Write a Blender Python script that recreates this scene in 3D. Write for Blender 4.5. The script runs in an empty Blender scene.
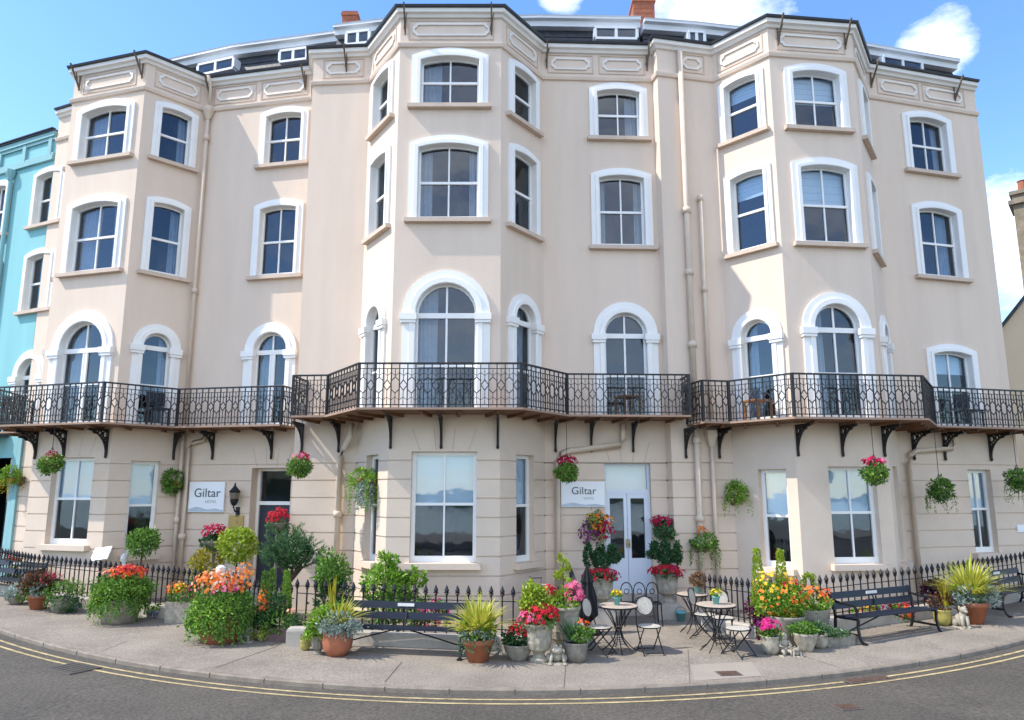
import bpy, bmesh, math, random
from mathutils import Vector, Matrix
from mathutils.geometry import tessellate_polygon
R = math.radians
PI = math.pi
sc = bpy.context.scene
COL = sc.collection
rnd = random.Random(7)

# ------------------------------------------------------------------ camera numbers and authoring helpers
FOC, PITCH, CY, CX, EYE = 700.0, R(9.5), 373.0, 512.0, 2.75
def ray(x, y):
    a, b = (x-CX)/FOC, -(y-CY)/FOC
    c, s = math.cos(PITCH), math.sin(PITCH)
    return Vector((a, c - s*b, s + c*b))
def zg(x):                                   # the street climbs a little to both ends
    return .18*(min(abs(x), 14)/11)**2
def gp(px, py, h=0.0):                       # point on the pavement
    z = h; p = Vector((0, 0, 0))
    for _ in range(20):
        d = ray(px, py); t = (z-EYE)/d.z
        p = Vector((d.x*t, d.y*t, z)); z = zg(p.x)+h
    return p
def dp(px, py, Y):                           # point at depth Y
    d = ray(px, py); t = Y/d.y
    return Vector((d.x*t, Y, EYE+d.z*t))

# ------------------------------------------------------------------ materials
def _nodes(name):
    m = bpy.data.materials.new(name); m.use_nodes = True
    nt = m.node_tree; b = nt.nodes['Principled BSDF']
    return m, nt, b
def mat(name, col, rough=.7, var=.12, scale=3.0, col2=None, bump=0.0, bscale=40.0, metal=0.0, spec=.4, streak=False, fine=0.0):
    m, nt, b = _nodes(name); N = nt.nodes; L = nt.links
    tc = N.new('ShaderNodeTexCoord'); mp = N.new('ShaderNodeMapping')
    L.new(tc.outputs['Object'], mp.inputs['Vector'])
    if streak: mp.inputs['Scale'].default_value = (1.6, 1.6, .22)
    n = N.new('ShaderNodeTexNoise'); n.inputs['Scale'].default_value = scale; n.inputs['Detail'].default_value = 6; n.inputs['Roughness'].default_value = .62
    L.new(mp.outputs['Vector'], n.inputs['Vector'])
    r = N.new('ShaderNodeValToRGB'); L.new(n.outputs['Fac'], r.inputs['Fac'])
    c2 = col2 or tuple(c*(1-var) for c in col)
    r.color_ramp.elements[0].position = .32; r.color_ramp.elements[0].color = (*c2, 1)
    r.color_ramp.elements[1].position = .68; r.color_ramp.elements[1].color = (*col, 1)
    out = r.outputs['Color']
    if fine > 0:
        n3 = N.new('ShaderNodeTexNoise'); n3.inputs['Scale'].default_value = bscale*2; n3.inputs['Detail'].default_value = 3
        L.new(tc.outputs['Object'], n3.inputs['Vector'])
        mx = N.new('ShaderNodeMixRGB'); mx.blend_type = 'OVERLAY'; mx.inputs['Fac'].default_value = fine
        L.new(out, mx.inputs['Color1']); L.new(n3.outputs['Fac'], mx.inputs['Color2']); out = mx.outputs['Color']
    L.new(out, b.inputs['Base Color'])
    b.inputs['Roughness'].default_value = rough; b.inputs['Metallic'].default_value = metal
    b.inputs['Specular IOR Level'].default_value = spec
    if bump > 0:
        n2 = N.new('ShaderNodeTexNoise'); n2.inputs['Scale'].default_value = bscale; n2.inputs['Detail'].default_value = 5
        L.new(tc.outputs['Object'], n2.inputs['Vector'])
        bp = N.new('ShaderNodeBump'); bp.inputs['Strength'].default_value = bump; bp.inputs['Distance'].default_value = .02
        L.new(n2.outputs['Fac'], bp.inputs['Height']); L.new(bp.outputs['Normal'], b.inputs['Normal'])
    return m
def leafmat(name, c1, c2, rough=.5, trans=.25):
    m, nt, b = _nodes(name); N = nt.nodes; L = nt.links
    g = N.new('ShaderNodeNewGeometry'); r = N.new('ShaderNodeValToRGB')
    L.new(g.outputs['Random Per Island'], r.inputs['Fac'])
    r.color_ramp.elements[0].color = (*c1, 1); r.color_ramp.elements[1].color = (*c2, 1)
    L.new(r.outputs['Color'], b.inputs['Base Color']); b.inputs['Roughness'].default_value = rough; b.inputs['Specular IOR Level'].default_value = .15
    t = N.new('ShaderNodeBsdfTranslucent'); L.new(r.outputs['Color'], t.inputs['Color'])
    mx = N.new('ShaderNodeMixShader'); mx.inputs['Fac'].default_value = trans
    L.new(b.outputs['BSDF'], mx.inputs[1]); L.new(t.outputs['BSDF'], mx.inputs[2])
    L.new(mx.outputs['Shader'], nt.nodes['Material Output'].inputs['Surface'])
    return m
def glassmat(name, tint=(.74, .82, .88), ior=1.5, wav=.006, base=.07):
    m = bpy.data.materials.new(name); m.use_nodes = True
    nt = m.node_tree; N = nt.nodes; L = nt.links; N.remove(N['Principled BSDF'])
    fr = N.new('ShaderNodeFresnel'); fr.inputs['IOR'].default_value = ior
    fm = N.new('ShaderNodeMath'); fm.operation = 'MULTIPLY_ADD'; fm.use_clamp = True; L.new(fr.outputs['Fac'], fm.inputs[0]); fm.inputs[1].default_value = .42; fm.inputs[2].default_value = base
    tr = N.new('ShaderNodeBsdfTransparent'); tr.inputs['Color'].default_value = (*tint, 1)
    gl = N.new('ShaderNodeBsdfGlossy'); gl.inputs['Roughness'].default_value = .03; gl.inputs['Color'].default_value = (.80, .88, .97, 1)
    tc = N.new('ShaderNodeTexCoord'); n = N.new('ShaderNodeTexNoise'); n.inputs['Scale'].default_value = 1.7
    L.new(tc.outputs['Object'], n.inputs['Vector'])
    bp = N.new('ShaderNodeBump'); bp.inputs['Strength'].default_value = .5; bp.inputs['Distance'].default_value = wav
    L.new(n.outputs['Fac'], bp.inputs['Height']); L.new(bp.outputs['Normal'], gl.inputs['Normal'])
    mx = N.new('ShaderNodeMixShader'); L.new(fm.outputs[0], mx.inputs['Fac'])
    L.new(tr.outputs['BSDF'], mx.inputs[1]); L.new(gl.outputs['BSDF'], mx.inputs[2])
    L.new(mx.outputs['Shader'], N['Material Output'].inputs['Surface'])
    return m
M = {}
M['wall'] = mat('cream_render', (.73, .592, .474), .82, .085, 1.1, bump=.2, bscale=30, streak=True, fine=.08, spec=.2)
M['base'] = mat('ground_floor_render', (.70, .572, .455), .82, .10, 1.2, bump=.12, bscale=60, spec=.2)
M['groove'] = mat('groove_shade_render', (.52, .42, .34), .9, .15, 4)  # darker tone standing in for the shade inside voussoir grooves
M['white'] = mat('white_paint', (.83, .81, .77), .45, .05, 2.5)
M['frieze'] = mat('pale_moulding', (.78, .73, .66), .6, .08, 3)
M['sash'] = mat('sash_paint', (.82, .81, .78), .4, .04, 4)
M['sill'] = mat('sill_stone', (.62, .49, .385), .8, .14, 3)
M['gutter'] = mat('dark_gutter', (.045, .047, .055), .5, .3, 3)
M['slate'] = mat('roof_slate', (.055, .06, .07), .55, .45, 6, bump=.4, bscale=14)
M['fascia'] = mat('white_fascia', (.72, .73, .74), .5, .08, 2)
M['brick'] = mat('chimney_brick', (.38, .13, .07), .9, .35, 9, bump=.3)
M['stone'] = mat('chimney_stone', (.30, .25, .18), .9, .4, 5, bump=.5, bscale=20)
M['iron'] = mat('black_iron', (.011, .011, .013), .42, .3, 8)
M['rust'] = mat('rusty_bracket', (.16, .12, .085), .8, .4, 12)
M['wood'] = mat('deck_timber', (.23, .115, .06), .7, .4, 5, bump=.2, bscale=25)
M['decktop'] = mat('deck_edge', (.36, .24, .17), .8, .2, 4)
M['pipe'] = mat('pipe_paint', (.66, .54, .42), .6, .12, 3)
M['glass'] = glassmat('window_glass')
M['glassgf'] = glassmat('shopfront_glass', base=.13)
M['glassdark'] = glassmat('dim_glass', (.42, .48, .56), 1.5)
M['curtain'] = mat('curtain_cloth', (.42, .45, .50), .9, .15, 5)
M['blind'] = mat('blind_cloth', (.72, .82, .88), .9, .06, 3)
M['pinkcurtain'] = mat('pink_curtain', (.42, .13, .2), .9, .2, 6)
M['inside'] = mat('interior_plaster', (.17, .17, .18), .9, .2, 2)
M['teal'] = mat('teal_render', (.24, .51, .53), .8, .10, .9, bump=.1, streak=True, spec=.2)
M['tealtrim'] = mat('teal_trim', (.24, .45, .47), .8, .1, 1)
M['cream2'] = mat('neighbour_render', (.70, .57, .40), .85, .08, 1, bump=.1)
M['pave'] = mat('pavement_concrete', (.285, .243, .193), .9, .32, .8, bump=.35, bscale=16, fine=.75)
M['kerb'] = mat('kerb_stone', (.27, .225, .175), .9, .35, 4, bump=.3)
M['road'] = mat('asphalt', (.097, .084, .066), .88, .3, .6, bump=.8, bscale=13, fine=.95)
M['yellow'] = mat('yellow_line', (.56, .44, .22), .8, .55, 6, fine=.4)
M['joint'] = mat('pavement_joint', (.12, .10, .085), .95, .2, 6)
M['cover'] = mat('cover_iron', (.11, .065, .045), .7, .35, 12)
M['plinth'] = mat('plinth_paint', (.50, .45, .385), .85, .25, 2.2, bump=.2)
M['terra'] = mat('terracotta', (.40, .14, .07), .8, .25, 6)
M['urn'] = mat('weathered_stone', (.44, .395, .31), .9, .5, 9, bump=.35, bscale=30)
M['greystone'] = mat('grey_stone', (.29, .262, .21), .9, .5, 8, bump=.35, bscale=30)
M['purplepot'] = mat('purple_glaze', (.16, .10, .10), .5, .3, 6)
M['whitestone'] = mat('white_stone', (.74, .72, .68), .8, .14, 10)
M['tealpot'] = mat('teal_pot', (.16, .42, .42), .5, .15, 6)
M['yellowpot'] = mat('mustard_glaze', (.42, .36, .10), .4, .3, 9)
M['bluepot'] = mat('blue_white_glaze', (.55, .57, .64), .35, .6, 18, col2=(.10, .13, .3))
M['soil'] = mat('soil', (.05, .035, .025), .95, .3, 9)
M['navy'] = mat('navy_paint', (.007, .012, .026), .5, .2, 6)
M['tabletop'] = mat('mosaic_top', (.52, .42, .33), .6, .35, 22)
M['seatmos'] = mat('seat_mosaic', (.55, .50, .42), .6, .3, 22)
M['cloth'] = mat('parasol_cloth', (.016, .016, .018), .9, .3, 9)
M['blossomwhite'] = leafmat('white_petals', (.75, .74, .7), (.82, .82, .78))
M['bark'] = mat('bark', (.13, .09, .06), .9, .4, 12, bump=.4)
M['doorpaint'] = mat('pale_blue_door', (.66, .72, .80), .4, .04, 3)
M['darkdoor'] = mat('dark_door', (.030, .036, .048), .45, .2, 4)
M['brass'] = mat('brass', (.45, .30, .12), .35, .2, 8, metal=.8)
M['signface'] = mat('sign_white', (.80, .82, .84), .35, .03, 3)
M['signblue'] = mat('sign_wave', (.48, .56, .63), .4, .2, 4)
M['signtext'] = mat('sign_lettering', (.11, .12, .14), .5, .1, 4)
M['greytext'] = mat('faint_lettering', (.52, .55, .58), .5, .1, 4)
M['lampglass'] = mat('lantern_glass', (.20, .16, .12), .15, .3, 9)
M['paper'] = mat('menu_paper', (.34, .38, .40), .5, .08, 8)
G = {}
G['mid'] = leafmat('leaf_mid', (0.054, 0.132, 0.025), (0.186, 0.341, 0.054))
G['deep'] = leafmat('leaf_deep', (0.019, 0.064, 0.026), (0.064, 0.152, 0.054))
G['lime'] = leafmat('leaf_lime', (0.165, 0.264, 0.020), (0.418, 0.506, 0.055))
G['bright'] = leafmat('leaf_bright', (0.095, 0.216, 0.027), (0.297, 0.486, 0.054))
G['gold'] = leafmat('leaf_gold', (.22, .20, .018), (.42, .36, .03))
G['olive'] = leafmat('leaf_olive', (.040, .105, .040), (.14, .25, .10))
G['silver'] = leafmat('leaf_silver', (.22, .28, .24), (.42, .49, .43))
G['blade'] = leafmat('leaf_blade', (.30, .36, .03), (.70, .64, .13))
G['bronze'] = leafmat('leaf_bronze', (.06, .03, .02), (.20, .10, .05))
G['purple'] = leafmat('leaf_purple', (.05, .008, .02), (.14, .02, .06))
G['dry'] = leafmat('leaf_dry', (.16, .09, .05), (.30, .18, .10))
G['red'] = leafmat('petal_red', (.36, .008, .018), (.62, .03, .05), trans=.2)
G['crimson'] = leafmat('petal_crimson', (.25, .006, .03), (.52, .02, .09), trans=.2)
G['pink'] = leafmat('petal_pink', (.62, .05, .17), (.78, .22, .34), trans=.2)
G['magenta'] = leafmat('petal_magenta', (.45, .01, .13), (.68, .05, .25), trans=.2)
G['orange'] = leafmat('petal_orange', (.72, .13, .015), (.85, .34, .07), trans=.2)
G['redorange'] = leafmat('petal_redorange', (.65, .05, .012), (.85, .20, .04), trans=.2)
G['yellow'] = leafmat('petal_yellow', (.75, .40, .02), (.85, .62, .06), trans=.2)
G['violet'] = leafmat('petal_violet', (.13, .008, .10), (.26, .03, .20), trans=.2)
G['peach'] = leafmat('petal_peach', (.75, .30, .15), (.82, .50, .35), trans=.2)
G['white'] = M['blossomwhite']

# ------------------------------------------------------------------ mesh builder
class MB:
    def __init__(s): s.v = []; s.f = []; s.m = []
    def add(s, verts, faces, mi=0, T=None):
        o = len(s.v)
        s.v += [tuple(T @ Vector(p)) if T else tuple(p) for p in verts]
        s.f += [tuple(i+o for i in f) for f in faces]; s.m += [mi]*len(faces)
    def box(s, c, d, mi=0, T=None):
        x, y, z = c; a, b, h = d[0]/2, d[1]/2, d[2]/2
        vs = [(x+i*a, y+j*b, z+k*h) for k in (-1, 1) for j in (-1, 1) for i in (-1, 1)]
        s.add(vs, [(0,2,3,1),(4,5,7,6),(0,1,5,4),(2,6,7,3),(0,4,6,2),(1,3,7,5)], mi, T)
    def bar(s, a, b, w, h=None, mi=0, up=(0,0,1)):      # a square bar from a to b
        a = Vector(a); b = Vector(b); h = h or w
        d = (b-a)
        if d.length < 1e-6: return
        d.normalize(); u = Vector(up)
        if abs(d.dot(u)) > .98: u = Vector((1, 0, 0))
        x = d.cross(u).normalized(); y = x.cross(d).normalized()
        vs = [p + x*i*w/2 + y*j*h/2 for p in (a, b) for j in (-1, 1) for i in (-1, 1)]
        s.add(vs, [(0,2,3,1),(4,5,7,6),(0,1,5,4),(2,6,7,3),(0,4,6,2),(1,3,7,5)], mi)
    def tube(s, pts, r, n=6, mi=0, cap=True):
        pts = [Vector(p) for p in pts]; rings = []
        rr = r if isinstance(r, (list, tuple)) else [r]*len(pts)
        up = Vector((0, 0, 1))
        for i, p in enumerate(pts):
            a = pts[max(i-1, 0)]; b = pts[min(i+1, len(pts)-1)]
            d = (b-a).normalized()
            u = up if abs(d.dot(up)) < .95 else Vector((1, 0, 0))
            x = d.cross(u).normalized(); y = x.cross(d).normalized()
            rings.append([p + (x*math.cos(2*PI*k/n) + y*math.sin(2*PI*k/n))*rr[i] for k in range(n)])
        vs = [q for ring in rings for q in ring]; fs = []
        for i in range(len(pts)-1):
            for k in range(n):
                fs.append((i*n+k, i*n+(k+1) % n, (i+1)*n+(k+1) % n, (i+1)*n+k))
        if cap: fs += [tuple(range(n))[::-1], tuple((len(pts)-1)*n+k for k in range(n))]
        s.add(vs, fs, mi)
    def lathe(s, prof, n=20, mi=0, c=(0,0,0), flute=0.0, fl_n=10):
        vs = []; fs = []
        for r, z in prof:
            for k in range(n):
                a = 2*PI*k/n; q = r*(1+flute*math.cos(fl_n*a))
                vs.append((c[0]+q*math.cos(a), c[1]+q*math.sin(a), c[2]+z))
        for i in range(len(prof)-1):
            for k in range(n):
                fs.append((i*n+k, i*n+(k+1) % n, (i+1)*n+(k+1) % n, (i+1)*n+k))
        fs.append(tuple(range(n))[::-1]); fs.append(tuple((len(prof)-1)*n+k for k in range(n)))
        s.add(vs, fs, mi)
    def ell(s, c, r, n=12, m=8, mi=0, jit=0.0, rg=rnd):
        vs = []; fs = []
        for i in range(m+1):
            t = PI*i/m
            for k in range(n):
                a = 2*PI*k/n; j = 1+jit*(rg.random()-.5)
                vs.append((c[0]+r[0]*math.sin(t)*math.cos(a)*j, c[1]+r[1]*math.sin(t)*math.sin(a)*j, c[2]-r[2]*math.cos(t)*j))
        for i in range(m):
            for k in range(n):
                fs.append((i*n+k, i*n+(k+1) % n, (i+1)*n+(k+1) % n, (i+1)*n+k))
        s.add(vs, fs, mi)
    def leaf(s, p, d, nrm, l, w, mi=0):                # one small folded leaf
        d = d.normalized(); x = d.cross(nrm)
        if x.length < 1e-4: x = d.cross(Vector((.3, .5, .8)))
        x.normalize(); k = x.cross(d)
        s.add([p, p+d*l*.5+x*w*.5+k*w*.12, p+d*l, p+d*l*.5-x*w*.5+k*w*.12], [(0,1,2),(0,2,3)], mi)
    def build(s, name, mats, parent=None, world=False, smooth=False):
        me = bpy.data.meshes.new(name); me.from_pydata([tuple(v) for v in s.v], [], s.f)
        if not isinstance(mats, (list, tuple)): mats = [mats]
        for m in mats: me.materials.append(m)
        me.polygons.foreach_set('material_index', s.m)
        if smooth: me.polygons.foreach_set('use_smooth', [True]*len(s.f))
        me.update()
        o = bpy.data.objects.new(name, me); COL.objects.link(o)
        if parent:
            o.parent = parent
            if world:
                r = parent; off = Vector((0, 0, 0))
                while r: off += r.location; r = r.parent
                o.location = -off
        return o
def recalc(o):
    bm = bmesh.new(); bm.from_mesh(o.data); bmesh.ops.recalc_face_normals(bm, faces=bm.faces); bm.to_mesh(o.data); bm.free()
def thing(name, label, cat, loc=(0,0,0), rz=0.0, group=None):
    o = bpy.data.objects.new(name, None); COL.objects.link(o)
    o.location = loc; o.rotation_euler = (0, 0, rz); o.empty_display_size = .2
    o['label'] = label; o['category'] = cat
    if group: o['group'] = group
    return o
def tag(o, label, cat, group=None):
    o['label'] = label; o['category'] = cat
    if group: o['group'] = group
    return o
def kids(o): return [c for c in COL.objects if c.parent == o]
def copy_tree(o, parent=None):
    c = o.copy(); COL.objects.link(c); c.parent = parent
    for ch in list(o.children): copy_tree(ch, c)
    return c
def struct(name, mb, m):
    o = mb.build(name, m); o['kind'] = 'structure'; return o

# ------------------------------------------------------------------ facade plan
PL = {'L0': (-13.9, 19.92), 'M': (-12.46, 19.32), 'L1': (-12.07, 17.74), 'L2': (-9.75, 17.09), 'L3': (-8.59, 18.23), 'L4': (-5.42, 17.59),
      'C0': (-5.24, 16.90), 'C1': (-3.71, 16.79), 'C2': (-2.69, 15.29), 'C3': (-.26, 15.29), 'C4': (.78, 16.63), 'C5': (3.66, 16.75),
      'R0': (3.73, 16.46), 'R1': (5.24, 16.76), 'R2': (6.30, 15.64), 'R3': (8.48, 15.88), 'R4': (9.64, 17.50), 'R5': (13.23, 18.42)}
ORD = ['L0','M','L1','L2','L3','L4','C0','C1','C2','C3','C4','C5','R0','R1','R2','R3','R4','R5']
POLY = [Vector(PL[k]) for k in ORD]
class Facet:
    def __init__(s, P, Q):
        s.P = Vector(P); s.e = (Vector(Q)-s.P); s.L = s.e.length; s.e.normalize(); s.n = Vector((s.e.y, -s.e.x))
    def pt(s, u, d, z):
        p = s.P + s.e*u + s.n*d; return Vector((p.x, p.y, z))
    def uv(s, px, py, d=0.0):
        r = ray(px, py); h = Vector((r.x, r.y)); t = (s.n.dot(s.P)+d)/s.n.dot(h)
        return (h*t-s.P).dot(s.e), EYE+r.z*t
    def box(s, mb, u0, u1, d0, d1, z0, z1, mi=0):
        vs = [s.pt(u, d, z) for z in (z0, z1) for d in (d0, d1) for u in (u0, u1)]
        mb.add(vs, [(0,1,3,2),(4,6,7,5),(0,4,5,1),(2,3,7,6),(0,2,6,4),(1,5,7,3)], mi)
FC = {a+b: Facet(PL[a], PL[b]) for a, b in zip(ORD, ORD[1:])}
def offset(poly, d):                                  # mitred parallel line, outwards
    out = []
    for i, p in enumerate(poly):
        if i == 0 or i == len(poly)-1:
            e = (poly[1]-poly[0]) if i == 0 else (poly[-1]-poly[-2]); e.normalize()
            out.append(p + Vector((e.y, -e.x))*d); continue
        e1 = (p-poly[i-1]).normalized(); e2 = (poly[i+1]-p).normalized()
        n1 = Vector((e1.y, -e1.x)); n2 = Vector((e2.y, -e2.x)); b = (n1+n2)
        b.normalize(); k = max(b.dot(n1), .35)
        out.append(p + b*(d/k))
    return out
def sweep(mb, poly, prof, mi=0, closed=True):
    lines = [offset(poly, d) for d, z in prof]; n = len(poly); vs = []; fs = []
    for (d, z), ln in zip(prof, lines): vs += [(p.x, p.y, z) for p in ln]
    k = len(prof)
    for j in range(k if closed else k-1):
        a, b = j*n, ((j+1) % k)*n
        for i in range(n-1): fs.append((a+i, a+i+1, b+i+1, b+i))
    if closed:
        fs.append(tuple(j*n for j in range(k))); fs.append(tuple(j*n+n-1 for j in range(k))[::-1])
    mb.add(vs, fs, mi)

# ------------------------------------------------------------------ the hotel
ZB = {'L': 4.21, 'M': 4.21, 'C': 4.33, 'R': 4.18}     # deck heights of the three balconies
ZD, ZS, ZT = 4.33, 13.30, 14.20                       # deck underside, string course, parapet
hotel = thing('hotel_building', 'long cream four storey hotel with three bay fronts, white arched windows and iron balconies', 'building', (0, 17, 0))
def outline(L, Rr, z0, zc, style, ins=0.0, n=14):
    l, r, t = L+ins, Rr-ins, zc-ins
    if style == 'rect': return [(l, z0), (l, t), (r, t), (r, z0)]
    w = r-l
    if style == 'arch':
        rad = w/2; cz = t-rad; c = (l+r)/2
        return [(l, z0)] + [(c-rad*math.cos(PI*k/n), cz+rad*math.sin(PI*k/n)) for k in range(n+1)] + [(r, z0)]
    rise = .20*((Rr-L)/1.9)*(w/(Rr-L))**2.2; hw = w/2; rad = (hw*hw+rise*rise)/(2*rise); c = (l+r)/2; cz = t-rad
    a = math.asin(hw/rad)
    return [(l, z0)] + [(c+rad*math.sin(-a+2*a*k/n), cz+rad*math.cos(-a+2*a*k/n)) for k in range(n+1)] + [(r, z0)]
def loft(mb, fc, L, Rr, z0, zc, style, prof, closed=False, mi=0):
    # prof: list of (inset, depth[, dz]); the outline is re-drawn per profile point and joined
    rings = []
    for q in prof:
        zz = z0 + (q[2] if len(q) > 2 else 0)
        rings.append([fc.pt(u, q[1], z) for u, z in outline(L, Rr, zz, zc, style, q[0])])
    n = len(rings[0]); vs = [p for r_ in rings for p in r_]; fs = []
    for j in range(len(rings)-1):
        for i in range(n if closed else n-1):
            k = (i+1) % n
            fs.append((j*n+i, j*n+k, (j+1)*n+k, (j+1)*n+i))
    mb.add(vs, fs, mi)
def fill(mb, fc, pts, d, mi=0):
    vs = [fc.pt(u, d, z) for u, z in pts]; tr = tessellate_polygon([[Vector((u, z, 0)) for u, z in pts]])
    fs = []
    for t in tr:
        p, q, r_ = (pts[i] for i in t)
        fs.append(tuple(t) if (q[0]-p[0])*(r_[1]-p[1])-(r_[0]-p[0])*(q[1]-p[1]) > 0 else tuple(t)[::-1])
    mb.add(vs, fs, mi)
HOLES = {k: [] for k in FC}; GH = {k: [] for k in FC}
def top_at(pts, u):                                   # height of an outline above u
    best = None
    for (a, za), (b, zb) in zip(pts, pts[1:]):
        if a != b and min(a, b)-1e-6 <= u <= max(a, b)+1e-6:
            z = za+(zb-za)*(u-a)/(b-a); best = z if best is None else max(best, z)
    return best
def curtain(mb, fc, u0, u1, z0, z1, d, mi=0):
    n = max(6, int((u1-u0)/.025)); vs = []
    for z in (z0, (z0+z1)/2, z1):
        for i in range(n+1):
            u = u0+(u1-u0)*i/n; vs.append(fc.pt(u, d-.025*math.sin(i*1.7+z), z))
    fs = [(j*(n+1)+i, j*(n+1)+i+1, (j+1)*(n+1)+i+1, (j+1)*(n+1)+i) for j in range(2) for i in range(n)]
    mb.add(vs, fs, mi)
def window(fk, u0, u1, z0, zc, style, cur='sides', bars=2, band=None, rg=random.Random(5), pink=False, parent=None, trim=None):
    fc = FC[fk]; parent = parent or hotel; trim = trim or M['white']; w = u1-u0
    b = band if band is not None else (.30 if style == 'arch' else .225)*min(1, .55+.45*w/1.9)
    if style == 'rect': b = 0.0
    # surround
    mb = MB()
    if style == 'rect':
        loft(mb, fc, u0, u1, z0, zc, style, [(0, 0), (0, -.24)], True)
        W = mb.build('window', M['base'], parent, True)
    else:
        loft(mb, fc, u0, u1, z0, zc, style, [(0, -.02), (0, .05), (.52*b, .055), (.56*b, .085), (.94*b, .085), (b, .07), (b, -.19)])
        if style == 'arch':
            spr = zc-(u1-u0)/2
            for a, e in ((u0, u0+b), (u1-b, u1)):
                fc.box(mb, a-.05, e+.03, -.02, .13, spr-.17, spr-.02)
                fc.box(mb, a-.03, e+.015, -.02, .11, spr-.24, spr-.172)
        W = mb.build('window', trim, parent, True)
    inn = outline(u0, u1, z0, zc, style, b)
    (GH if style == 'rect' else HOLES)[fk].append(inn)
    # sash
    mb = MB(); ft = .048 if style != 'rect' else .085; fd = -.10 if style != 'rect' else -.15
    loft(mb, fc, u0, u1, z0, zc, style, [(b+.001, fd-.07), (b+.001, fd), (b+ft, fd), (b+ft, fd-.05)], False)
    fc.box(mb, u0+b, u1-b, fd-.06, fd+.005, z0, z0+(.10 if style != 'rect' else .13))
    c = (u0+u1)/2; gi = outline(u0, u1, z0, zc, style, b+ft)
    zt = top_at(gi, c) or zc-b-ft
    if style == 'arch':
        spr = zc-(u1-u0)/2
        fc.box(mb, u0+b, u1-b, fd-.05, fd+.01, spr-.10, spr+.02)
        if bars >= 2: fc.box(mb, c-.022, c+.022, fd-.04, fd-.003, z0+.1, zt)
        if bars == 3:
            fc.box(mb, c-.075, c-.024, fd-.04, fd+.004, z0+.1, spr-.1); fc.box(mb, c+.024, c+.075, fd-.04, fd+.004, z0+.1, spr-.1)
        fc.box(mb, u0+b+ft, u1-b-ft, fd-.04, fd+.002, z0+1.02, z0+1.07)
    else:
        zm = z0+(zc-b-z0)*(.5 if style == 'seg' else .52)
        fc.box(mb, u0+b, u1-b, fd-.06, fd+.008, zm-.03, zm+.03)
        if bars >= 2: fc.box(mb, c-.018, c+.018, fd-.045, fd-.003, z0+.1, zt)
    mb.build('sash', M['sash'], W, True)
    mb = MB(); fill(mb, fc, outline(u0, u1, z0, zc, style, b+ft*.6), fd-.035)
    mb.build('pane', M['glassgf'] if style == 'rect' and fk[0] != 'L' else M['glass'], W, True)
    # sill
    if style != 'arch':
        mb = MB(); e = .09 if style == 'seg' else .12
        fc.box(mb, u0-e+.02, u1+e-.02, -.22, .13 if style == 'seg' else .15, z0-(.10 if style == 'seg' else .13), z0-.002)
        mb.build('sill', M['sill'] if style == 'seg' else M['base'], W, True)
    # cloth behind the glass
    gl, gr, gb, gt = u0+b, u1-b, z0+.05, zc-b-.02
    mb = MB(); gw = gr-gl
    if cur == 'sides':
        k1, k2 = gw*(.12+.10*rg.random()), gw*(.12+.10*rg.random())
        curtain(mb, fc, gl, gl+k1, gb, gt, -.30); curtain(mb, fc, gr-k2, gr, gb, gt, -.30)
        mb.build('curtain', M['curtain'], W, True)
    elif cur == 'full':
        curtain(mb, fc, gl-.03, gr+.03, z0-.02, zc-b+.03, -.30); mb.build('curtain', M['curtain'], W, True)
    elif cur == 'right':
        curtain(mb, fc, gr-gw*.3, gr, gb, gt, -.30); mb.build('curtain', M['pinkcurtain'] if pink else M['curtain'], W, True)
    elif cur == 'left':
        curtain(mb, fc, gl, gl+gw*.34, gb, gt, -.30); mb.build('curtain', M['curtain'], W, True)
    elif cur == 'wide':
        curtain(mb, fc, gl, gl+gw*.42, gb, gt, -.30); curtain(mb, fc, gr-gw*.3, gr, gb, gt, -.32); mb.build('curtain', M['curtain'], W, True)
    elif cur in ('blind', 'blindlow'):
        zb = gb+(gt-gb)*(.50 if cur == 'blind' else .72); n = 5
        for i in range(n):
            za, zz = zb+(gt-zb)*i/n, zb+(gt-zb)*(i+1)/n
            vs = [fc.pt(gl, -.26, za), fc.pt(gr, -.26, za), fc.pt(gr, -.266, zz), fc.pt(gl, -.266, zz)]
            mb.add(vs, [(0, 1, 2, 3)])
        mb.build('blind', M['blind'], W, True)
    return W
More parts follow.
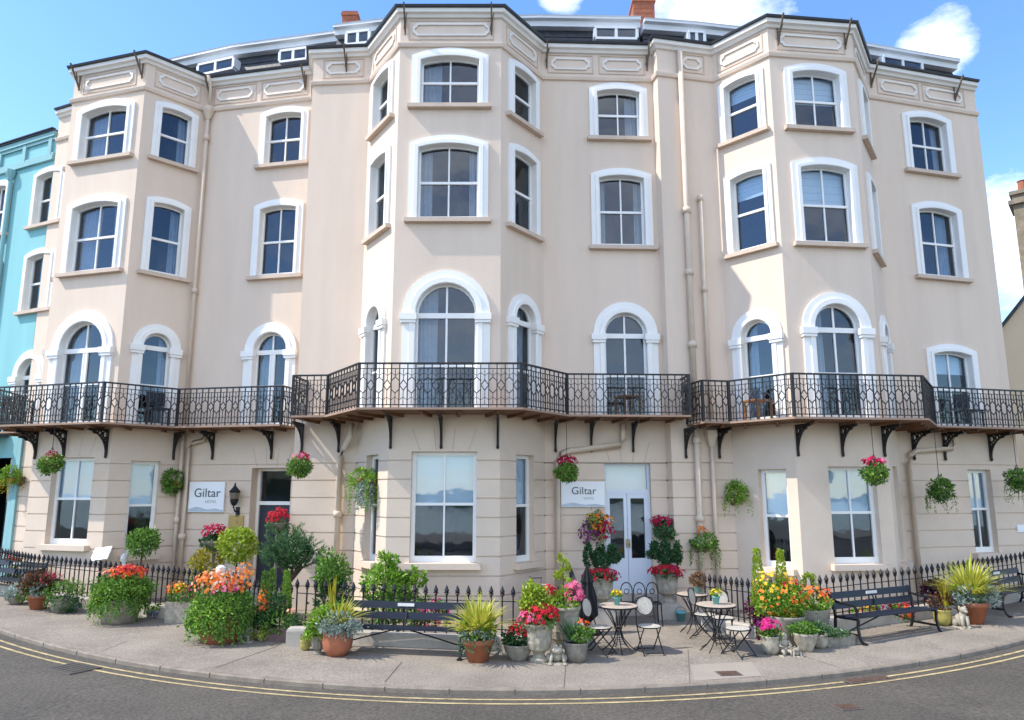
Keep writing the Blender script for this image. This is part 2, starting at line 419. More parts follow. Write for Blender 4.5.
# (facet, left, right, foot, crown, style, cloth, bars)
WIN = [
 ('L1L2',.25,2.17,11.45,13.12,'seg','left',2), ('L1L2',.27,2.19,8.32,10.42,'seg','wide',2), ('L1L2',.24,2.20,4.345,7.28,'arch','wide',3), ('L1L2',.66,1.94,1.45,3.55,'rect','blind',2),
 ('L2L3',.28,1.41,11.45,13.12,'seg','right',1), ('L2L3',.28,1.41,8.32,10.42,'seg','right',1), ('L2L3',.26,1.42,4.345,6.98,'arch','right',1), ('L2L3',.48,1.17,1.20,3.47,'rect','blind',1),
 ('L3L4',1.71,3.14,11.46,13.12,'seg','',2), ('L3L4',1.69,3.13,8.32,10.44,'seg','',2), ('L3L4',1.67,3.13,4.345,7.05,'arch','left',3),
 ('C1C2',.22,1.54,11.62,13.2,'seg','sides',1), ('C1C2',.22,1.52,8.86,10.98,'seg','right',1), ('C1C2',.22,1.50,4.44,7.27,'arch','right',1), ('C1C2',.62,1.30,1.20,3.54,'rect','',1),
 ('C2C3',.30,2.13,11.73,13.2,'seg','left',2), ('C2C3',.29,2.14,8.90,10.96,'seg','sides',2), ('C2C3',.23,2.20,4.44,7.66,'arch','left',2), ('C2C3',.51,1.93,1.23,3.58,'rect','blind',2),
 ('C3C4',.26,1.52,11.66,13.2,'seg','',1), ('C3C4',.26,1.52,8.88,11.0,'seg','left',1), ('C3C4',.26,1.52,4.44,7.30,'arch','wide',1), ('C3C4',.58,1.26,1.18,3.54,'rect','blind',1),
 ('C4C5',1.21,2.72,11.66,13.18,'seg','right',2), ('C4C5',1.21,2.76,8.75,10.82,'seg','sides',2), ('C4C5',1.20,2.78,4.44,7.31,'arch','',2),
 ('R1R2',.14,1.37,11.43,13.14,'seg','blindlow',1), ('R1R2',.18,1.41,8.48,10.62,'seg','blindlow',1), ('R1R2',.17,1.43,4.345,6.98,'arch','left',1), ('R1R2',.62,1.30,1.05,3.22,'rect','blind',1),
 ('R2R3',.33,1.95,11.40,13.10,'seg','blind',2), ('R2R3',.36,2.02,8.48,10.64,'seg','blind',2), ('R2R3',.36,2.04,4.345,7.29,'arch','left',2), ('R2R3',.74,1.86,1.16,3.27,'rect','blind',2),
 ('R3R4',.42,1.66,11.43,13.12,'seg','full',1), ('R3R4',.42,1.66,8.48,10.60,'seg','full',1), ('R3R4',.42,1.66,4.345,6.98,'arch','full',1), ('R3R4',.55,1.25,1.10,3.3,'rect','full',1),
 ('R4R5',1.05,2.70,11.32,13.1,'seg','sides',2), ('R4R5',1.06,2.72,8.34,10.46,'seg','right',2), ('R4R5',1.08,2.70,4.345,6.52,'seg','blindlow',2), ('R4R5',2.03,2.76,1.20,3.27,'rect','blind',2),
 ('ML1',.22,1.40,11.45,13.12,'seg','full',1), ('ML1',.22,1.40,8.32,10.42,'seg','full',1), ('ML1',.22,1.40,4.345,6.98,'arch','full',1), ('ML1',.48,1.17,1.3,3.5,'rect','full',1)]
wr = random.Random(11)
for w in WIN:
    window(w[0], w[1], w[2], w[3], w[4], w[5], w[6], w[7], rg=wr, pink=(w[0] == 'L1L2'))
# doorways (ground floor, rectangular)
DO1 = ('L3L4', 2.07, 3.16, .36, 3.30); DO2 = ('C4C5', 1.40, 2.50, .40, 3.38)
for fk, u0, u1, z0, z1 in (DO1, DO2): GH[fk].append(outline(u0, u1, z0, z1, 'rect'))

# upper walls with the openings cut out
mb = MB()
for fk, fc in FC.items():
    outer = [(0, ZD), (fc.L, ZD), (fc.L, ZT), (0, ZT)]
    loops = [outer] + [h for h in HOLES[fk]]
    flat = [p for l in loops for p in l]
    tr = tessellate_polygon([[Vector((u, z, 0)) for u, z in l] for l in loops])
    fs = []
    for t in tr:
        a, b, c = (flat[i] for i in t)
        s = (b[0]-a[0])*(c[1]-a[1])-(b[1]-a[1])*(c[0]-a[0])
        if abs(s) < 1e-9: continue
        fs.append(tuple(t) if s > 0 else tuple(t)[::-1])
    mb.add([fc.pt(u, 0, z) for u, z in flat], fs)
mb.build('wall', M['wall'], hotel, True)
# ground floor in rusticated courses: each course a raised block, the joint between a recessed strip
mb = MB(); COURSE = .405; GR = .028
smooth_f = ('R1R2', 'R2R3', 'R3R4')
for fk, fc in FC.items():
    rects = [(h[0][0], h[2][0], h[0][1], h[1][1]) for h in GH[fk]]
    zs = {-.2, ZD}
    if fk not in smooth_f:
        z = .55
        while z < 3.7: zs |= {round(z-GR/2, 4), round(z+GR/2, 4)}; z += COURSE
    for r_ in rects: zs |= {r_[2], r_[3]}
    us = {0, fc.L}
    for r_ in rects: us |= {r_[0], r_[1]}
    zs = sorted(zs); us = sorted(us)
    def groove(za, zb):
        if fk in smooth_f: return False
        m = (za+zb)/2; k = (m-.55)/COURSE
        return abs(k-round(k))*COURSE < GR/2 and .4 < m < 3.7+GR
    for i in range(len(us)-1):
        ua, ub = us[i], us[i+1]; um = (ua+ub)/2
        if ub-ua < 1e-5: continue
        for j in range(len(zs)-1):
            za, zb = zs[j], zs[j+1]; zm = (za+zb)/2
            if zb-za < 1e-5 or any(r_[0] < um < r_[1] and r_[2] < zm < r_[3] for r_ in rects): continue
            d = -.03 if groove(za, zb) else 0
            vs = [fc.pt(ua, d, za), fc.pt(ub, d, za), fc.pt(ub, d, zb), fc.pt(ua, d, zb)]
            mb.add(vs, [(0, 1, 2, 3)], 0)
            if d < 0:
                fv = [fc.pt(ua, 0, za), fc.pt(ub, 0, za), fc.pt(ub, 0, zb), fc.pt(ua, 0, zb)]
                mb.add([fv[0], fv[1], vs[1], vs[0]], [(0, 1, 2, 3)], 0); mb.add([vs[3], vs[2], fv[2], fv[3]], [(0, 1, 2, 3)], 0)
    # fan of flat voussoir strips over the openings, groove shade put into their colour
    for r_ in rects:
        if fk in smooth_f or r_[1]-r_[0] < .85: continue
        for k in (-1.5, -.5, .5, 1.5):
            c = (r_[0]+r_[1])/2; hw = (r_[1]-r_[0])/2; ua = c+k*hw*.5; ub = c+k*hw*.66
            if ub > fc.L-.02 or ub < .02: continue
            vs = [fc.pt(ua-.008, .003, r_[3]+.03), fc.pt(ua+.008, .003, r_[3]+.03), fc.pt(ub+.008, .003, r_[3]+.50), fc.pt(ub-.008, .003, r_[3]+.50)]
            mb.add(vs, [(0, 1, 2, 3)], 1)
mb.build('ground_floor_wall', [M['base'], M['groove']], hotel, True)
# back, sides, floors
mb = MB(); a, b = POLY[0], POLY[-1]; A2 = Vector((-10.5, 28)); B2 = Vector((10.8, 27))
for p, q in ((b, B2), (B2, A2), (A2, a)):
    mb.add([(p.x, p.y, -.2), (q.x, q.y, -.2), (q.x, q.y, ZT), (p.x, p.y, ZT)], [(0, 1, 2, 3)])
mb.build('rear_wall', M['wall'], hotel, True)
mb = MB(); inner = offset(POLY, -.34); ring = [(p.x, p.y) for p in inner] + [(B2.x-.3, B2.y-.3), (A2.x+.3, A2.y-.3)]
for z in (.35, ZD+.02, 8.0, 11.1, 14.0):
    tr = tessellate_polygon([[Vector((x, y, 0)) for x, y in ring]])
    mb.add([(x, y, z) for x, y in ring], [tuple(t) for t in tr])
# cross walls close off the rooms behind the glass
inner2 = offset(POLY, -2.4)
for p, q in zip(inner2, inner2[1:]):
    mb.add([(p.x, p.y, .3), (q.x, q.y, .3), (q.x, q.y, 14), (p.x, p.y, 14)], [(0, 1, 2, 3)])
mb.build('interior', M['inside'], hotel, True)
# string course, cornice, gutter
mb = MB(); sweep(mb, POLY, [(-.02, 13.21), (.05, 13.23), (.075, 13.30), (.075, 13.33), (.03, 13.36), (-.02, 13.36)]); mb.build('string_course', M['wall'], hotel, True)
mb = MB(); sweep(mb, POLY, [(-.02, 13.98), (.05, 14.0), (.08, 14.06), (.14, 14.09), (.14, 14.19), (-.02, 14.19)]); mb.build('cornice', M['frieze'], hotel, True)
mb = MB(); sweep(mb, POLY, [(.02, 14.193), (.15, 14.193), (.19, 14.20), (.21, 14.245), (.02, 14.245)]); mb.build('gutter', M['gutter'], hotel, True)
# frieze panels
def frieze(fk, u0, u1, z0=13.53, z1=13.86):
    fc = FC[fk]; mb = MB(); c = .09
    def ring(i):
        a, b, p, q, k = u0+i, u1-i, z0+i, z1-i, c
        return [(a+k, p), (b-k, p), (b-k*.6, p+k*.6), (b, p+k), (b, q-k), (b-k*.6, q-k*.6), (b-k, q), (a+k, q), (a+k*.6, q-k*.6), (a, q-k), (a, p+k), (a+k*.6, p+k*.6)]
    o, n = ring(0), ring(.045); m = len(o)
    vs = [fc.pt(u, -.01, z) for u, z in o] + [fc.pt(u, .035, z) for u, z in o] + [fc.pt(u, .035, z) for u, z in n] + [fc.pt(u, -.01, z) for u, z in n]
    fs = [(j*m+i, j*m+(i+1) % m, (j+1)*m+(i+1) % m, (j+1)*m+i) for j in range(3) for i in range(m)]
    mb.add(vs, fs); mb.build('frieze_panel', M['frieze'], hotel, True)
    mb = MB(); e = .07
    for (p, q, r_, s) in ((u0-e-.03, u1+e+.03, z1+e, z1+e+.03), (u0-e-.03, u1+e+.03, z0-e-.03, z0-e), (u0-e-.03, u0-e, z0-e, z1+e), (u1+e, u1+e+.03, z0-e, z1+e)):
        fc.box(mb, p, q, -.01, .018, r_, s)
    mb.build('panel_border', M['sill'], hotel, True)
for a in (('L0M', .75, 1.3), ('ML1', .25, 1.35), ('L1L2', .42, 2.0), ('L2L3', .32, 1.32), ('L3L4', .3, 1.40), ('L3L4', 1.75, 2.95), ('C0C1', .36, 1.26), ('C1C2', .3, 1.5), ('C2C3', .3, 2.15), ('C3C4', .3, 1.4),
          ('C4C5', .24, 1.24), ('C4C5', 1.58, 2.6), ('R0R1', .7, 1.22), ('R1R2', .25, 1.3), ('R2R3', .3, 1.9), ('R3R4', .35, 1.7), ('R4R5', .45, 1.65), ('R4R5', 1.95, 3.2)): frieze(*a)
# metal stays that hold the gutter
for px_, fk, u in ((0,'L1L2',.2),(0,'L1L2',2.3),(0,'L3L4',.1),(0,'L3L4',3.0),(0,'C0C1',.9),(0,'C2C3',.12),(0,'C2C3',2.2),(0,'C4C5',.12),(0,'C4C5',2.75),(0,'R2R3',.25),(0,'R2R3',2.0),(0,'R4R5',.15),(0,'R4R5',2.95)):
    fc = FC[fk]; mb = MB()
    mb.bar(fc.pt(u, .02, 13.62), fc.pt(u, .36, 14.18), .035); mb.bar(fc.pt(u, .03, 13.56), fc.pt(u, .03, 14.0), .03); mb.bar(fc.pt(u-.03, .05, 13.7), fc.pt(u+.05, .2, 14.0), .025)
    mb.build('gutter_bracket', M['rust'], hotel, True)

# roof: flat leads behind the gutter, steep slate band, white fascia
mb = MB()
ring = [(p.x, p.y) for p in offset(POLY, .05)] + [(B2.x, B2.y), (A2.x, A2.y)]
tr = tessellate_polygon([[Vector((x, y, 0)) for x, y in ring]]); mb.add([(x, y, 14.24) for x, y in ring], [tuple(t) for t in tr])
def rline(ks, back): return offset([Vector(k) for k in ks], -back)
roofs = [([PL['L0'], PL['L3'], PL['L4'], (-5.2, 17.5)], 15.92, .0), ([(-5.2, 17.05), PL['C1'], PL['C4'], (3.6, 16.7)], 15.74, .0), ([(3.75, 16.6), PL['R1'], PL['R4'], (13.75, 18.5)], 15.62, .0)]
for ks, zt, _ in roofs:
    f = rline(ks, .75); t = rline(ks, 1.15); n = len(f)
    for i in range(n-1):
        mb.add([(f[i].x, f[i].y, 14.2), (f[i+1].x, f[i+1].y, 14.2), (t[i+1].x, t[i+1].y, zt-.27), (t[i].x, t[i].y, zt-.27)], [(0, 1, 2, 3)])
    # slate courses, a small step each
    for c in range(1, 5):
        k = c/5; g = [a_.lerp(b_, k) for a_, b_ in zip(f, t)]; z = 14.2+(zt-.65)*0+(zt-.27-14.2)*k
        sweep(mb, g, [(.004, z-.012), (.022, z-.012), (.004, z+.03)])
    e0, e1 = t[0], t[-1]
    mb.add([(e0.x, e0.y, 14.2), (e0.x, e0.y, zt-.27), (e0.x+.3, e0.y+7, zt-.27), (e0.x+.3, e0.y+7, 14.2)], [(0, 1, 2, 3)])
    mb.add([(e1.x, e1.y, 14.2), (e1.x, e1.y, zt-.27), (e1.x-.3, e1.y+7, zt-.27), (e1.x-.3, e1.y+7, 14.2)], [(0, 1, 2, 3)])
roof = mb.build('roof', M['slate'], hotel, True)
for ks, zt, _ in roofs:
    mb = MB(); t = rline(ks, 1.1)
    sweep(mb, t, [(-1, zt-.269), (.14, zt-.269), (.16, zt-.12), (.26, zt-.10), (.26, zt-.04), (.28, zt-.01), (-4.5, zt+.1)])
    mb.build('fascia', M['fascia'], roof, True)
def dormer(px0, px1, ks, zt, z0, z1, n=2):
    f = rline(ks, .78); best = None
    for p, q in zip(f, f[1:]):
        fc = Facet(p, q); u0, _z = fc.uv(px0, 60); u1, _z = fc.uv(px1, 60)
        if -.05 <= u0 and u1 <= fc.L+.4: best = (fc, u0, u1)
    if not best: fc = Facet(f[-2], f[-1]); u0 = fc.uv(px0, 60)[0]; u1 = fc.uv(px1, 60)[0]
    else: fc, u0, u1 = best
    mb = MB(); fc.box(mb, u0, u1, -.5, -.002, z0, z0+.07); fc.box(mb, u0, u1, -.5, .0, z1-.07, z1)
    for k in range(n+1):
        u = u0+(u1-u0)*k/n; fc.box(mb, u-.04, u+.04, -.5, -.004, z0+.07, z1-.07)
    d = mb.build('dormer', M['fascia'], roof, True)
    mb = MB(); mb.add([fc.pt(u0+.04, -.04, z0+.07), fc.pt(u1-.04, -.04, z0+.07), fc.pt(u1-.04, -.04, z1-.07), fc.pt(u0+.04, -.04, z1-.07)], [(0, 1, 2, 3)])
    mb.build('pane', M['glassdark'], d, True)
dormer(198, 233, roofs[0][0], 0, 15.06, 15.48); dormer(279, 306, roofs[0][0], 0, 15.06, 15.48)
dormer(596, 638, roofs[1][0], 0, 14.98, 15.38); dormer(345, 368, roofs[1][0], 0, 14.98, 15.42)
dormer(884, 922, roofs[2][0], 0, 14.86, 15.28); dormer(690, 706, roofs[2][0], 0, 14.86, 15.3)
def chimney(px0, px1, pyt, Y, zb):
    a = dp(px0, pyt, Y); b = dp(px1, pyt, Y); mb = MB(); cx = (a.x+b.x)/2; w = b.x-a.x; zt = a.z
    mb.box((cx, Y, (zb+zt-.16)/2), (w-.08, .7, zt-.16-zb)); mb.box((cx, Y, zt-.12), (w, .78, .08)); mb.box((cx, Y, zt-.045), (w-.06, .72, .07))
    for k in range(int((zt-zb)/.15)):
        mb.box((cx, Y, zb+.15*k+.07), (w-.07, .71, .12))
    mb.build('chimney', M['brick'], roof, True)
chimney(630, 653, 5, 19.6, 15); chimney(344, 361, 18, 20.5, 15)

# downpipes
def pipe(pts, r=.055, collars=()):
    mb = MB(); mb.tube(pts, r, 8)
    for c in collars:
        mb.tube([Vector(c)-Vector((0, 0, .07)), Vector(c)+Vector((0, 0, .07))], r*1.5, 8)
    mb.build('downpipe', M['pipe'], hotel, True, True)
def hopper(p):
    mb = MB(); mb.lathe([(.06, -.25), (.13, -.05), (.15, 0), (.15, .12), (.13, .12)], 8, c=p); mb.build('rain_hopper', M['pipe'], hotel, True)
f = FC['L3L4']; q = lambda u, d, z: f.pt(u, d, z)
pipe([q(.12, .10, 13.0), q(.12, .10, 4.45)], .05, [q(.12, .10, 12.4), q(.12, .10, 8.0)]); hopper(q(.12, .1, 13.2))
pipe([q(.20, .34, 14.15), q(.20, .2, 13.95), q(.16, .12, 13.3)], .045)
pipe([q(.12, .10, 4.3), q(.12, .10, .3)], .05, [q(.12, .10, 2.0)])
pipe([q(.75, .10, 4.3), q(.72, .10, 4.02), q(.42, .10, 3.95), q(.30, .10, 3.8), q(.30, .10, .3)], .06, [q(.30, .10, 1.6)])
f = FC['C0C1']
pipe([f.pt(1.50, .35, 4.3), f.pt(1.45, .30, 4.0), f.pt(1.25, .1, 3.75), f.pt(1.17, .1, 3.5), f.pt(1.17, .1, .3)], .07, [f.pt(1.17, .1, 2.2)])
f = FC['C4C5']
pipe([f.pt(1.86, .10, 4.3), f.pt(1.86, .10, 3.95), f.pt(1.78, .10, 3.80), f.pt(.55, .10, 3.66), f.pt(.38, .10, 3.60), f.pt(.27, .10, 3.42), f.pt(.27, .10, .3)], .07)
f = FC['R0R1']
pipe([f.pt(.60, .1, 14.0), f.pt(.60, .1, 4.45)], .07, [f.pt(.60, .1, 9.6), f.pt(.60, .1, 8.0), f.pt(.60, .1, 6.2)])
pipe([f.pt(.60, .1, 4.3), f.pt(.60, .1, .2)], .07, [f.pt(.60, .1, 2.1), f.pt(.60, .1, 3.9)])
pipe([f.pt(.98, .1, 10.0), f.pt(.98, .1, 4.45)], .05, [f.pt(.98, .1, 9.95), f.pt(.98, .1, 7.6)])
pipe([f.pt(.98, .1, 4.0), f.pt(.98, .1, .2)], .05); hopper(f.pt(.98, .1, 4.02))
f = FC['R4R5']
pipe([f.pt(1.62, .1, 4.3), f.pt(1.62, .1, 3.95), f.pt(1.5, .1, 3.78), f.pt(.4, .1, 3.72), f.pt(.22, .1, 3.6), f.pt(.16, .1, 3.4), f.pt(.16, .1, .3)], .06)

# balconies: deck, railings, brackets
def rail_panel(mb, p, q, zb):
    p = Vector((p.x, p.y)); q = Vector((q.x, q.y)); L = (q-p).length
    if L < .1: return
    fc = Facet(p, q); n = max(1, round(L/.17)); s = L/n; zt = zb+.93
    fc.box(mb, 0, L, -.025, .025, zt-.02, zt+.015); fc.box(mb, 0, L, -.012, .012, zb+.05, zb+.07); fc.box(mb, 0, L, -.011, .011, zt-.12, zt-.105)
    for i in range(n+1):
        u = min(max(i*s, .01), L-.01); w = .024 if i in (0, n) else .0105
        fc.box(mb, u-w, u+w, -w, w, zb, zt-.02)
        if i == n: break
        c = u+s/2; h = s/2-.002; z0 = zb+.47
        ring = [(c-h, z0-.09), (c, z0-.17), (c+h, z0-.09), (c+h, z0+.09), (c, z0+.17), (c-h, z0+.09)]
        if i % 2:                                        # a tight diamond between two hexagons
            ring = [(c, z0-.11), (c+h, z0), (c, z0+.11), (c-h, z0)]
        for a, b in zip(ring, ring[1:]+ring[:1]): mb.bar(fc.pt(a[0], 0, a[1]), fc.pt(b[0], 0, b[1]),   .018)
        fc.box(mb, c-.0065, c+.0065, -.0065, .0065, zb+.06, z0-(.11 if i % 2 else .17)); fc.box(mb, c-.0065, c+.0065, -.0065, .0065, z0+(.11 if i % 2 else .17), zt-.11)
        for zz, sg in ((zb+.16, 1), (zt-.2, -1)):
            mb.bar(fc.pt(c-h, 0, zz), fc.pt(c, 0, zz+.06*sg), .011); mb.bar(fc.pt(c, 0, zz+.06*sg), fc.pt(c+h, 0, zz), .011)
def bracket_at(bal, fc, u, reach=.85, zd=4.33):
    mb = MB(); z1 = zd-.07
    mb.bar(fc.pt(u, .03, z1-.55), fc.pt(u, .03, z1+.06), .05, .05); mb.bar(fc.pt(u, .0, z1+.05), fc.pt(u, reach, z1+.05), .045, .05)
    pts = [fc.pt(u, .04+reach*.95*(1-math.cos(t)), z1+.03-.55*(1-math.sin(t))) for t in [PI/2*k/8 for k in range(9)]]
    for a, b in zip(pts, pts[1:]): mb.bar(a, b, .04, .035)
    for (d, z, r_) in ((.10, -.06, .075), (.26, -.03, .055), (.075, -.20, .045), (.41, -.01, .035), (.06, -.31, .03)):
        ps = [fc.pt(u, d+r_*math.cos(2*PI*k/10), z1+z+r_*math.sin(2*PI*k/10)) for k in range(11)]
        for a, b in zip(ps, ps[1:]): mb.bar(a, b, .035, .03)
    mb.ell(fc.pt(u, .04, z1-.58), (.035, .035, .05), 8, 6)
    mb.build('bracket', M['iron'], bal, True)
def balcony(keys, d, ext0=None, ext1=None, brs=()):
    base = [Vector(PL[k]) for k in keys]
    if ext0: base[0] = base[0] + (base[0]-base[1]).normalized()*ext0
    if ext1: base[-1] = base[-1] + (base[-1]-base[-2]).normalized()*ext1
    out = offset(base, d); inn = offset(base, .004); n = len(base)
    zd = ZB[keys[0][0]]; mb = MB()
    for i in range(n-1):
        a, b, c, e = inn[i], inn[i+1], out[i+1], out[i]
        v = [(p.x, p.y, z) for z in (zd+.055, zd+.10) for p in (a, b, c, e)]
        mb.add(v, [(0, 3, 2, 1)], 0); mb.add(v, [(4, 5, 6, 7)], 1); mb.add(v, [(3, 7, 6, 2)], 1); mb.add(v, [(0, 1, 5, 4)], 1)
        if i == 0: mb.add(v, [(0, 4, 7, 3)], 1)
        if i == n-2: mb.add(v, [(1, 2, 6, 5)], 1)
    for i in range(n-1):
        L = (inn[i+1]-inn[i]).length; k = max(2, int(L/.55))
        for j in range(k):
            t = (j+.5)/k; p = inn[i].lerp(inn[i+1], t); q = out[i].lerp(out[i+1], t); q = p.lerp(q, .80)
            mb.bar((p.x, p.y, zd+.026), (q.x, q.y, zd+.026), .06, .062)
    deck = mb.build('balcony', [M['wood'], M['decktop']], hotel, True)
    rl = offset(base, d-.05)
    for a, b in zip(rl, rl[1:]):
        mb = MB(); rail_panel(mb, a, b, zd+.10); mb.build('railing', M['iron'], deck, True)
    for a, b in ((inn[0], rl[0]), (rl[-1], inn[-1])):
        mb = MB(); rail_panel(mb, a, b, zd+.10); mb.build('railing', M['iron'], deck, True)
    for fk, u in brs: bracket_at(deck, FC[fk], u, .70*d, zd)
    return deck
balcony(['L0','M','L1','L2','L3','L4'], .88, -.3, .04, (('L0M', .8), ('L1L2', .1), ('L1L2', 1.0), ('L1L2', 2.3), ('L2L3', 1.45), ('L3L4', .95), ('L3L4', 2.6)))
balcony(['C0','C1','C2','C3','C4','C5'], .98, -.26, .36, (('C0C1', .2), ('C0C1', 1.1), ('C2C3', .05), ('C2C3', 1.15), ('C2C3', 2.38), ('C4C5', .25), ('C4C5', 1.1), ('C4C5', 2.1)))
balcony(['R0','R1','R2','R3','R4','R5'], .90, -.42, 1.2, (('R0R1', .35), ('R0R1', 1.2), ('R2R3', .05), ('R2R3', 1.1), ('R2R3', 2.1), ('R4R5', .4), ('R4R5', 1.35), ('R4R5', 2.8)))

# doors
fk, u0, u1, z0, z1 = DO2; fc = FC[fk]
mb = MB(); loft(mb, fc, u0, u1, z0, z1, 'rect', [(0, 0), (0, -.3)], True)
D = mb.build('door', M['base'], hotel, True)
mb = MB(); zf = 2.72; c = (u0+u1)/2
fc.box(mb, u0, u0+.06, -.24, -.14, z0, z1); fc.box(mb, u1-.06, u1, -.24, -.14, z0, z1); fc.box(mb, u0+.06, u1-.06, -.24, -.142, z1-.06, z1); fc.box(mb, u0+.06, u1-.06, -.24, -.138, zf-.05, zf+.05)
for a, b in ((u0+.06, c-.005), (c+.005, u1-.06)):
    s = .078; fc.box(mb, a, a+s, -.22, -.15, z0, zf-.05); fc.box(mb, b-s, b, -.22, -.15, z0, zf-.05); fc.box(mb, a+s, b-s, -.22, -.152, zf-.16, zf-.05); fc.box(mb, a+s, b-s, -.22, -.152, z0, z0+.78)
    fc.box(mb, a+s+.04, b-s-.04, -.16, -.147, z0+.14, z0+.66)
mb.build('door_leaf', M['doorpaint'], D, True)
mb = MB()
for a, b, p, q in ((u0+.06, u1-.06, zf+.05, z1-.06), (u0+.138, c-.083, z0+.78, zf-.16), (c+.083, u1-.138, z0+.78, zf-.16)):
    mb.add([fc.pt(a, -.19, p), fc.pt(b, -.19, p), fc.pt(b, -.19, q), fc.pt(a, -.19, q)], [(0, 1, 2, 3)])
mb.build('pane', M['glassgf'], D, True)
mb = MB(); fc.box(mb, c-.045, c-.02, -.15, -.11, 1.42, 1.62); fc.box(mb, c-.045, c+.05, -.12, -.09, 1.5, 1.53); fc.box(mb, c+.02, c+.045, -.15, -.11, 1.42, 1.62); mb.build('handle', M['brass'], D, True)
mb = MB(); mb.add([fc.pt(u0, -.32, zf), fc.pt(u1, -.32, zf), fc.pt(u1, -.34, z1), fc.pt(u0, -.34, z1)], [(0, 1, 2, 3)]); mb.build('blind', M['blind'], D, True)
mb = MB(); fc.box(mb, u0-.25, u1+.25, .0, .55, -.1, .20); fc.box(mb, u0-.12, u1+.12, -.02, .28, .2, .40); fc.box(mb, u0, u1, -.3, -.02, .2, .398); mb.build('doorstep', M['plinth'], D, True)
fk, u0, u1, z0, z1 = DO1; fc = FC[fk]
mb = MB(); loft(mb, fc, u0, u1, z0, z1, 'rect', [(0, 0), (0, -.42)], True)
D = mb.build('door', M['base'], hotel, True)
mb = MB(); zf = 2.42
fc.box(mb, u0, u0+.07, -.40, -.30, z0, z1); fc.box(mb, u1-.07, u1, -.40, -.30, z0, z1); fc.box(mb, u0+.07, u1-.07, -.40, -.302, z1-.07, z1); fc.box(mb, u0+.07, u1-.07, -.40, -.298, zf-.04, zf+.05)
mb.build('door_frame', M['white'], D, True)
mb = MB(); a, b = u0+.07, u1-.07
fc.box(mb, a, b, -.38, -.35, z0, zf-.04)
for k in (0, 1):
    for p, q in ((.15, .8), (.95, 1.9)): fc.box(mb, a+.08+k*.44, a+.42+k*.44, -.355, -.335, z0+p, z0+q)
mb.build('door_leaf', M['darkdoor'], D, True)
mb = MB(); mb.add([fc.pt(a, -.36, zf+.05), fc.pt(b, -.36, zf+.05), fc.pt(b, -.36, z1-.07), fc.pt(a, -.36, z1-.07)], [(0, 1, 2, 3)]); mb.build('pane', M['glass'], D, True)
mb = MB(); fc.box(mb, u0-.3, u1+.1, .0, .8, -.1, .17); fc.box(mb, u0-.1, u1+.05, -.02, .42, .17, .355); fc.box(mb, u0, u1, -.45, -.02, .17, .352); mb.build('doorstep', M['plinth'], D, True)

# ------------------------------------------------------------------ fittings on the hotel front (things of their own)
def wall_sign(fk, px0, px1, py0, py1, label):
    fc = FC[fk]; u0, zt = fc.uv(px0, (py0), .06); u1, zb = fc.uv(px1, (py1), .06); zt = (zt+fc.uv(px1, py0, .06)[1])/2; zb = (zb+fc.uv(px0, py1, .06)[1])/2
    p = fc.pt((u0+u1)/2, 0, zb); t = thing('hotel_sign', label, 'sign', tuple(p), 0, 'white name signs on the hotel front')
    mb = MB(); fc.box(mb, u0, u1, .01, .06, zb, zt); mb.build('board', M['signface'], t, True)
    mb = MB(); n = 16; vs = []; w = u1-u0; h = zt-zb
    for i in range(n+1):
        k = i/n; vs.append(fc.pt(u0+.01+(w-.02)*k, .0625, zb+.01))
    for i in range(n+1):
        k = i/n; vs.append(fc.pt(u0+.01+(w-.02)*k, .0625, zb+h*(.07+.10*math.exp(-((k-.25)/.2)**2)+.05*math.exp(-((k-.75)/.15)**2))))
    mb.add(vs, [(i, i+1, n+2+i, n+1+i) for i in range(n)]); mb.build('wave_emblem', M['signblue'], t, True)
    for txt, size, uc, zc, m in (('Giltar', .335*h, u0+w*.52, zb+h*.50, M['signtext']), ('HOTEL', .11*h, u0+w*.64, zb+h*.30, M['greytext'])):
        cu = bpy.data.curves.new('lettering', 'FONT'); cu.body = txt; cu.size = size*1.25; cu.align_x = 'CENTER'; cu.extrude = .004
        cu.space_character = 1.02
        o = bpy.data.objects.new('lettering', cu); COL.objects.link(o); bpy.context.view_layer.update()
        me = bpy.data.meshes.new_from_object(o.evaluated_get(bpy.context.evaluated_depsgraph_get())); bpy.data.objects.remove(o)
        me.materials.clear(); me.materials.append(m)
        X = Vector((fc.e.x, fc.e.y, 0)); Z = Vector((0, 0, 1)); Nn = Vector((fc.n.x, fc.n.y, 0)); o0 = fc.pt(uc, .067, zc)-p
        for v in me.vertices: v.co = o0 + X*v.co.x + Z*v.co.y + Nn*v.co.z
        ob = bpy.data.objects.new('lettering', me); COL.objects.link(ob); ob.parent = t
wall_sign('L3L4', 190, 223, 482, 512, 'white Giltar sign on the wall beside the black lantern')
wall_sign('C4C5', 561, 605, 481.5, 507, 'white Giltar sign between the downpipe and the pale blue double doors')
fc = FC['L3L4']; u, z = fc.uv(234, 503, .2)
t = thing('wall_lantern', 'black wall lantern on a curled bracket beside the dark doorway', 'lantern', tuple(fc.pt(u, 0, z)))
mb = MB(); c = fc.pt(u, .2, z+.08)
mb.tube([fc.pt(u, .02, z-.22), fc.pt(u, .14, z-.2), fc.pt(u, .21, z-.1), fc.pt(u, .2, z-.0)], .02, 6); fc.box(mb, u-.05, u+.05, .0, .03, z-.36, z-.1)
mb.build('bracket', M['iron'], t, True)
mb = MB(); mb.lathe([(.05, -.06), (.10, .02), (.13, .26), (.15, .28), (.06, .38), (.03, .42), (.015, .5)], 6, c=fc.pt(u, .2, z)); mb.build('lantern_cage', M['iron'], t, True)
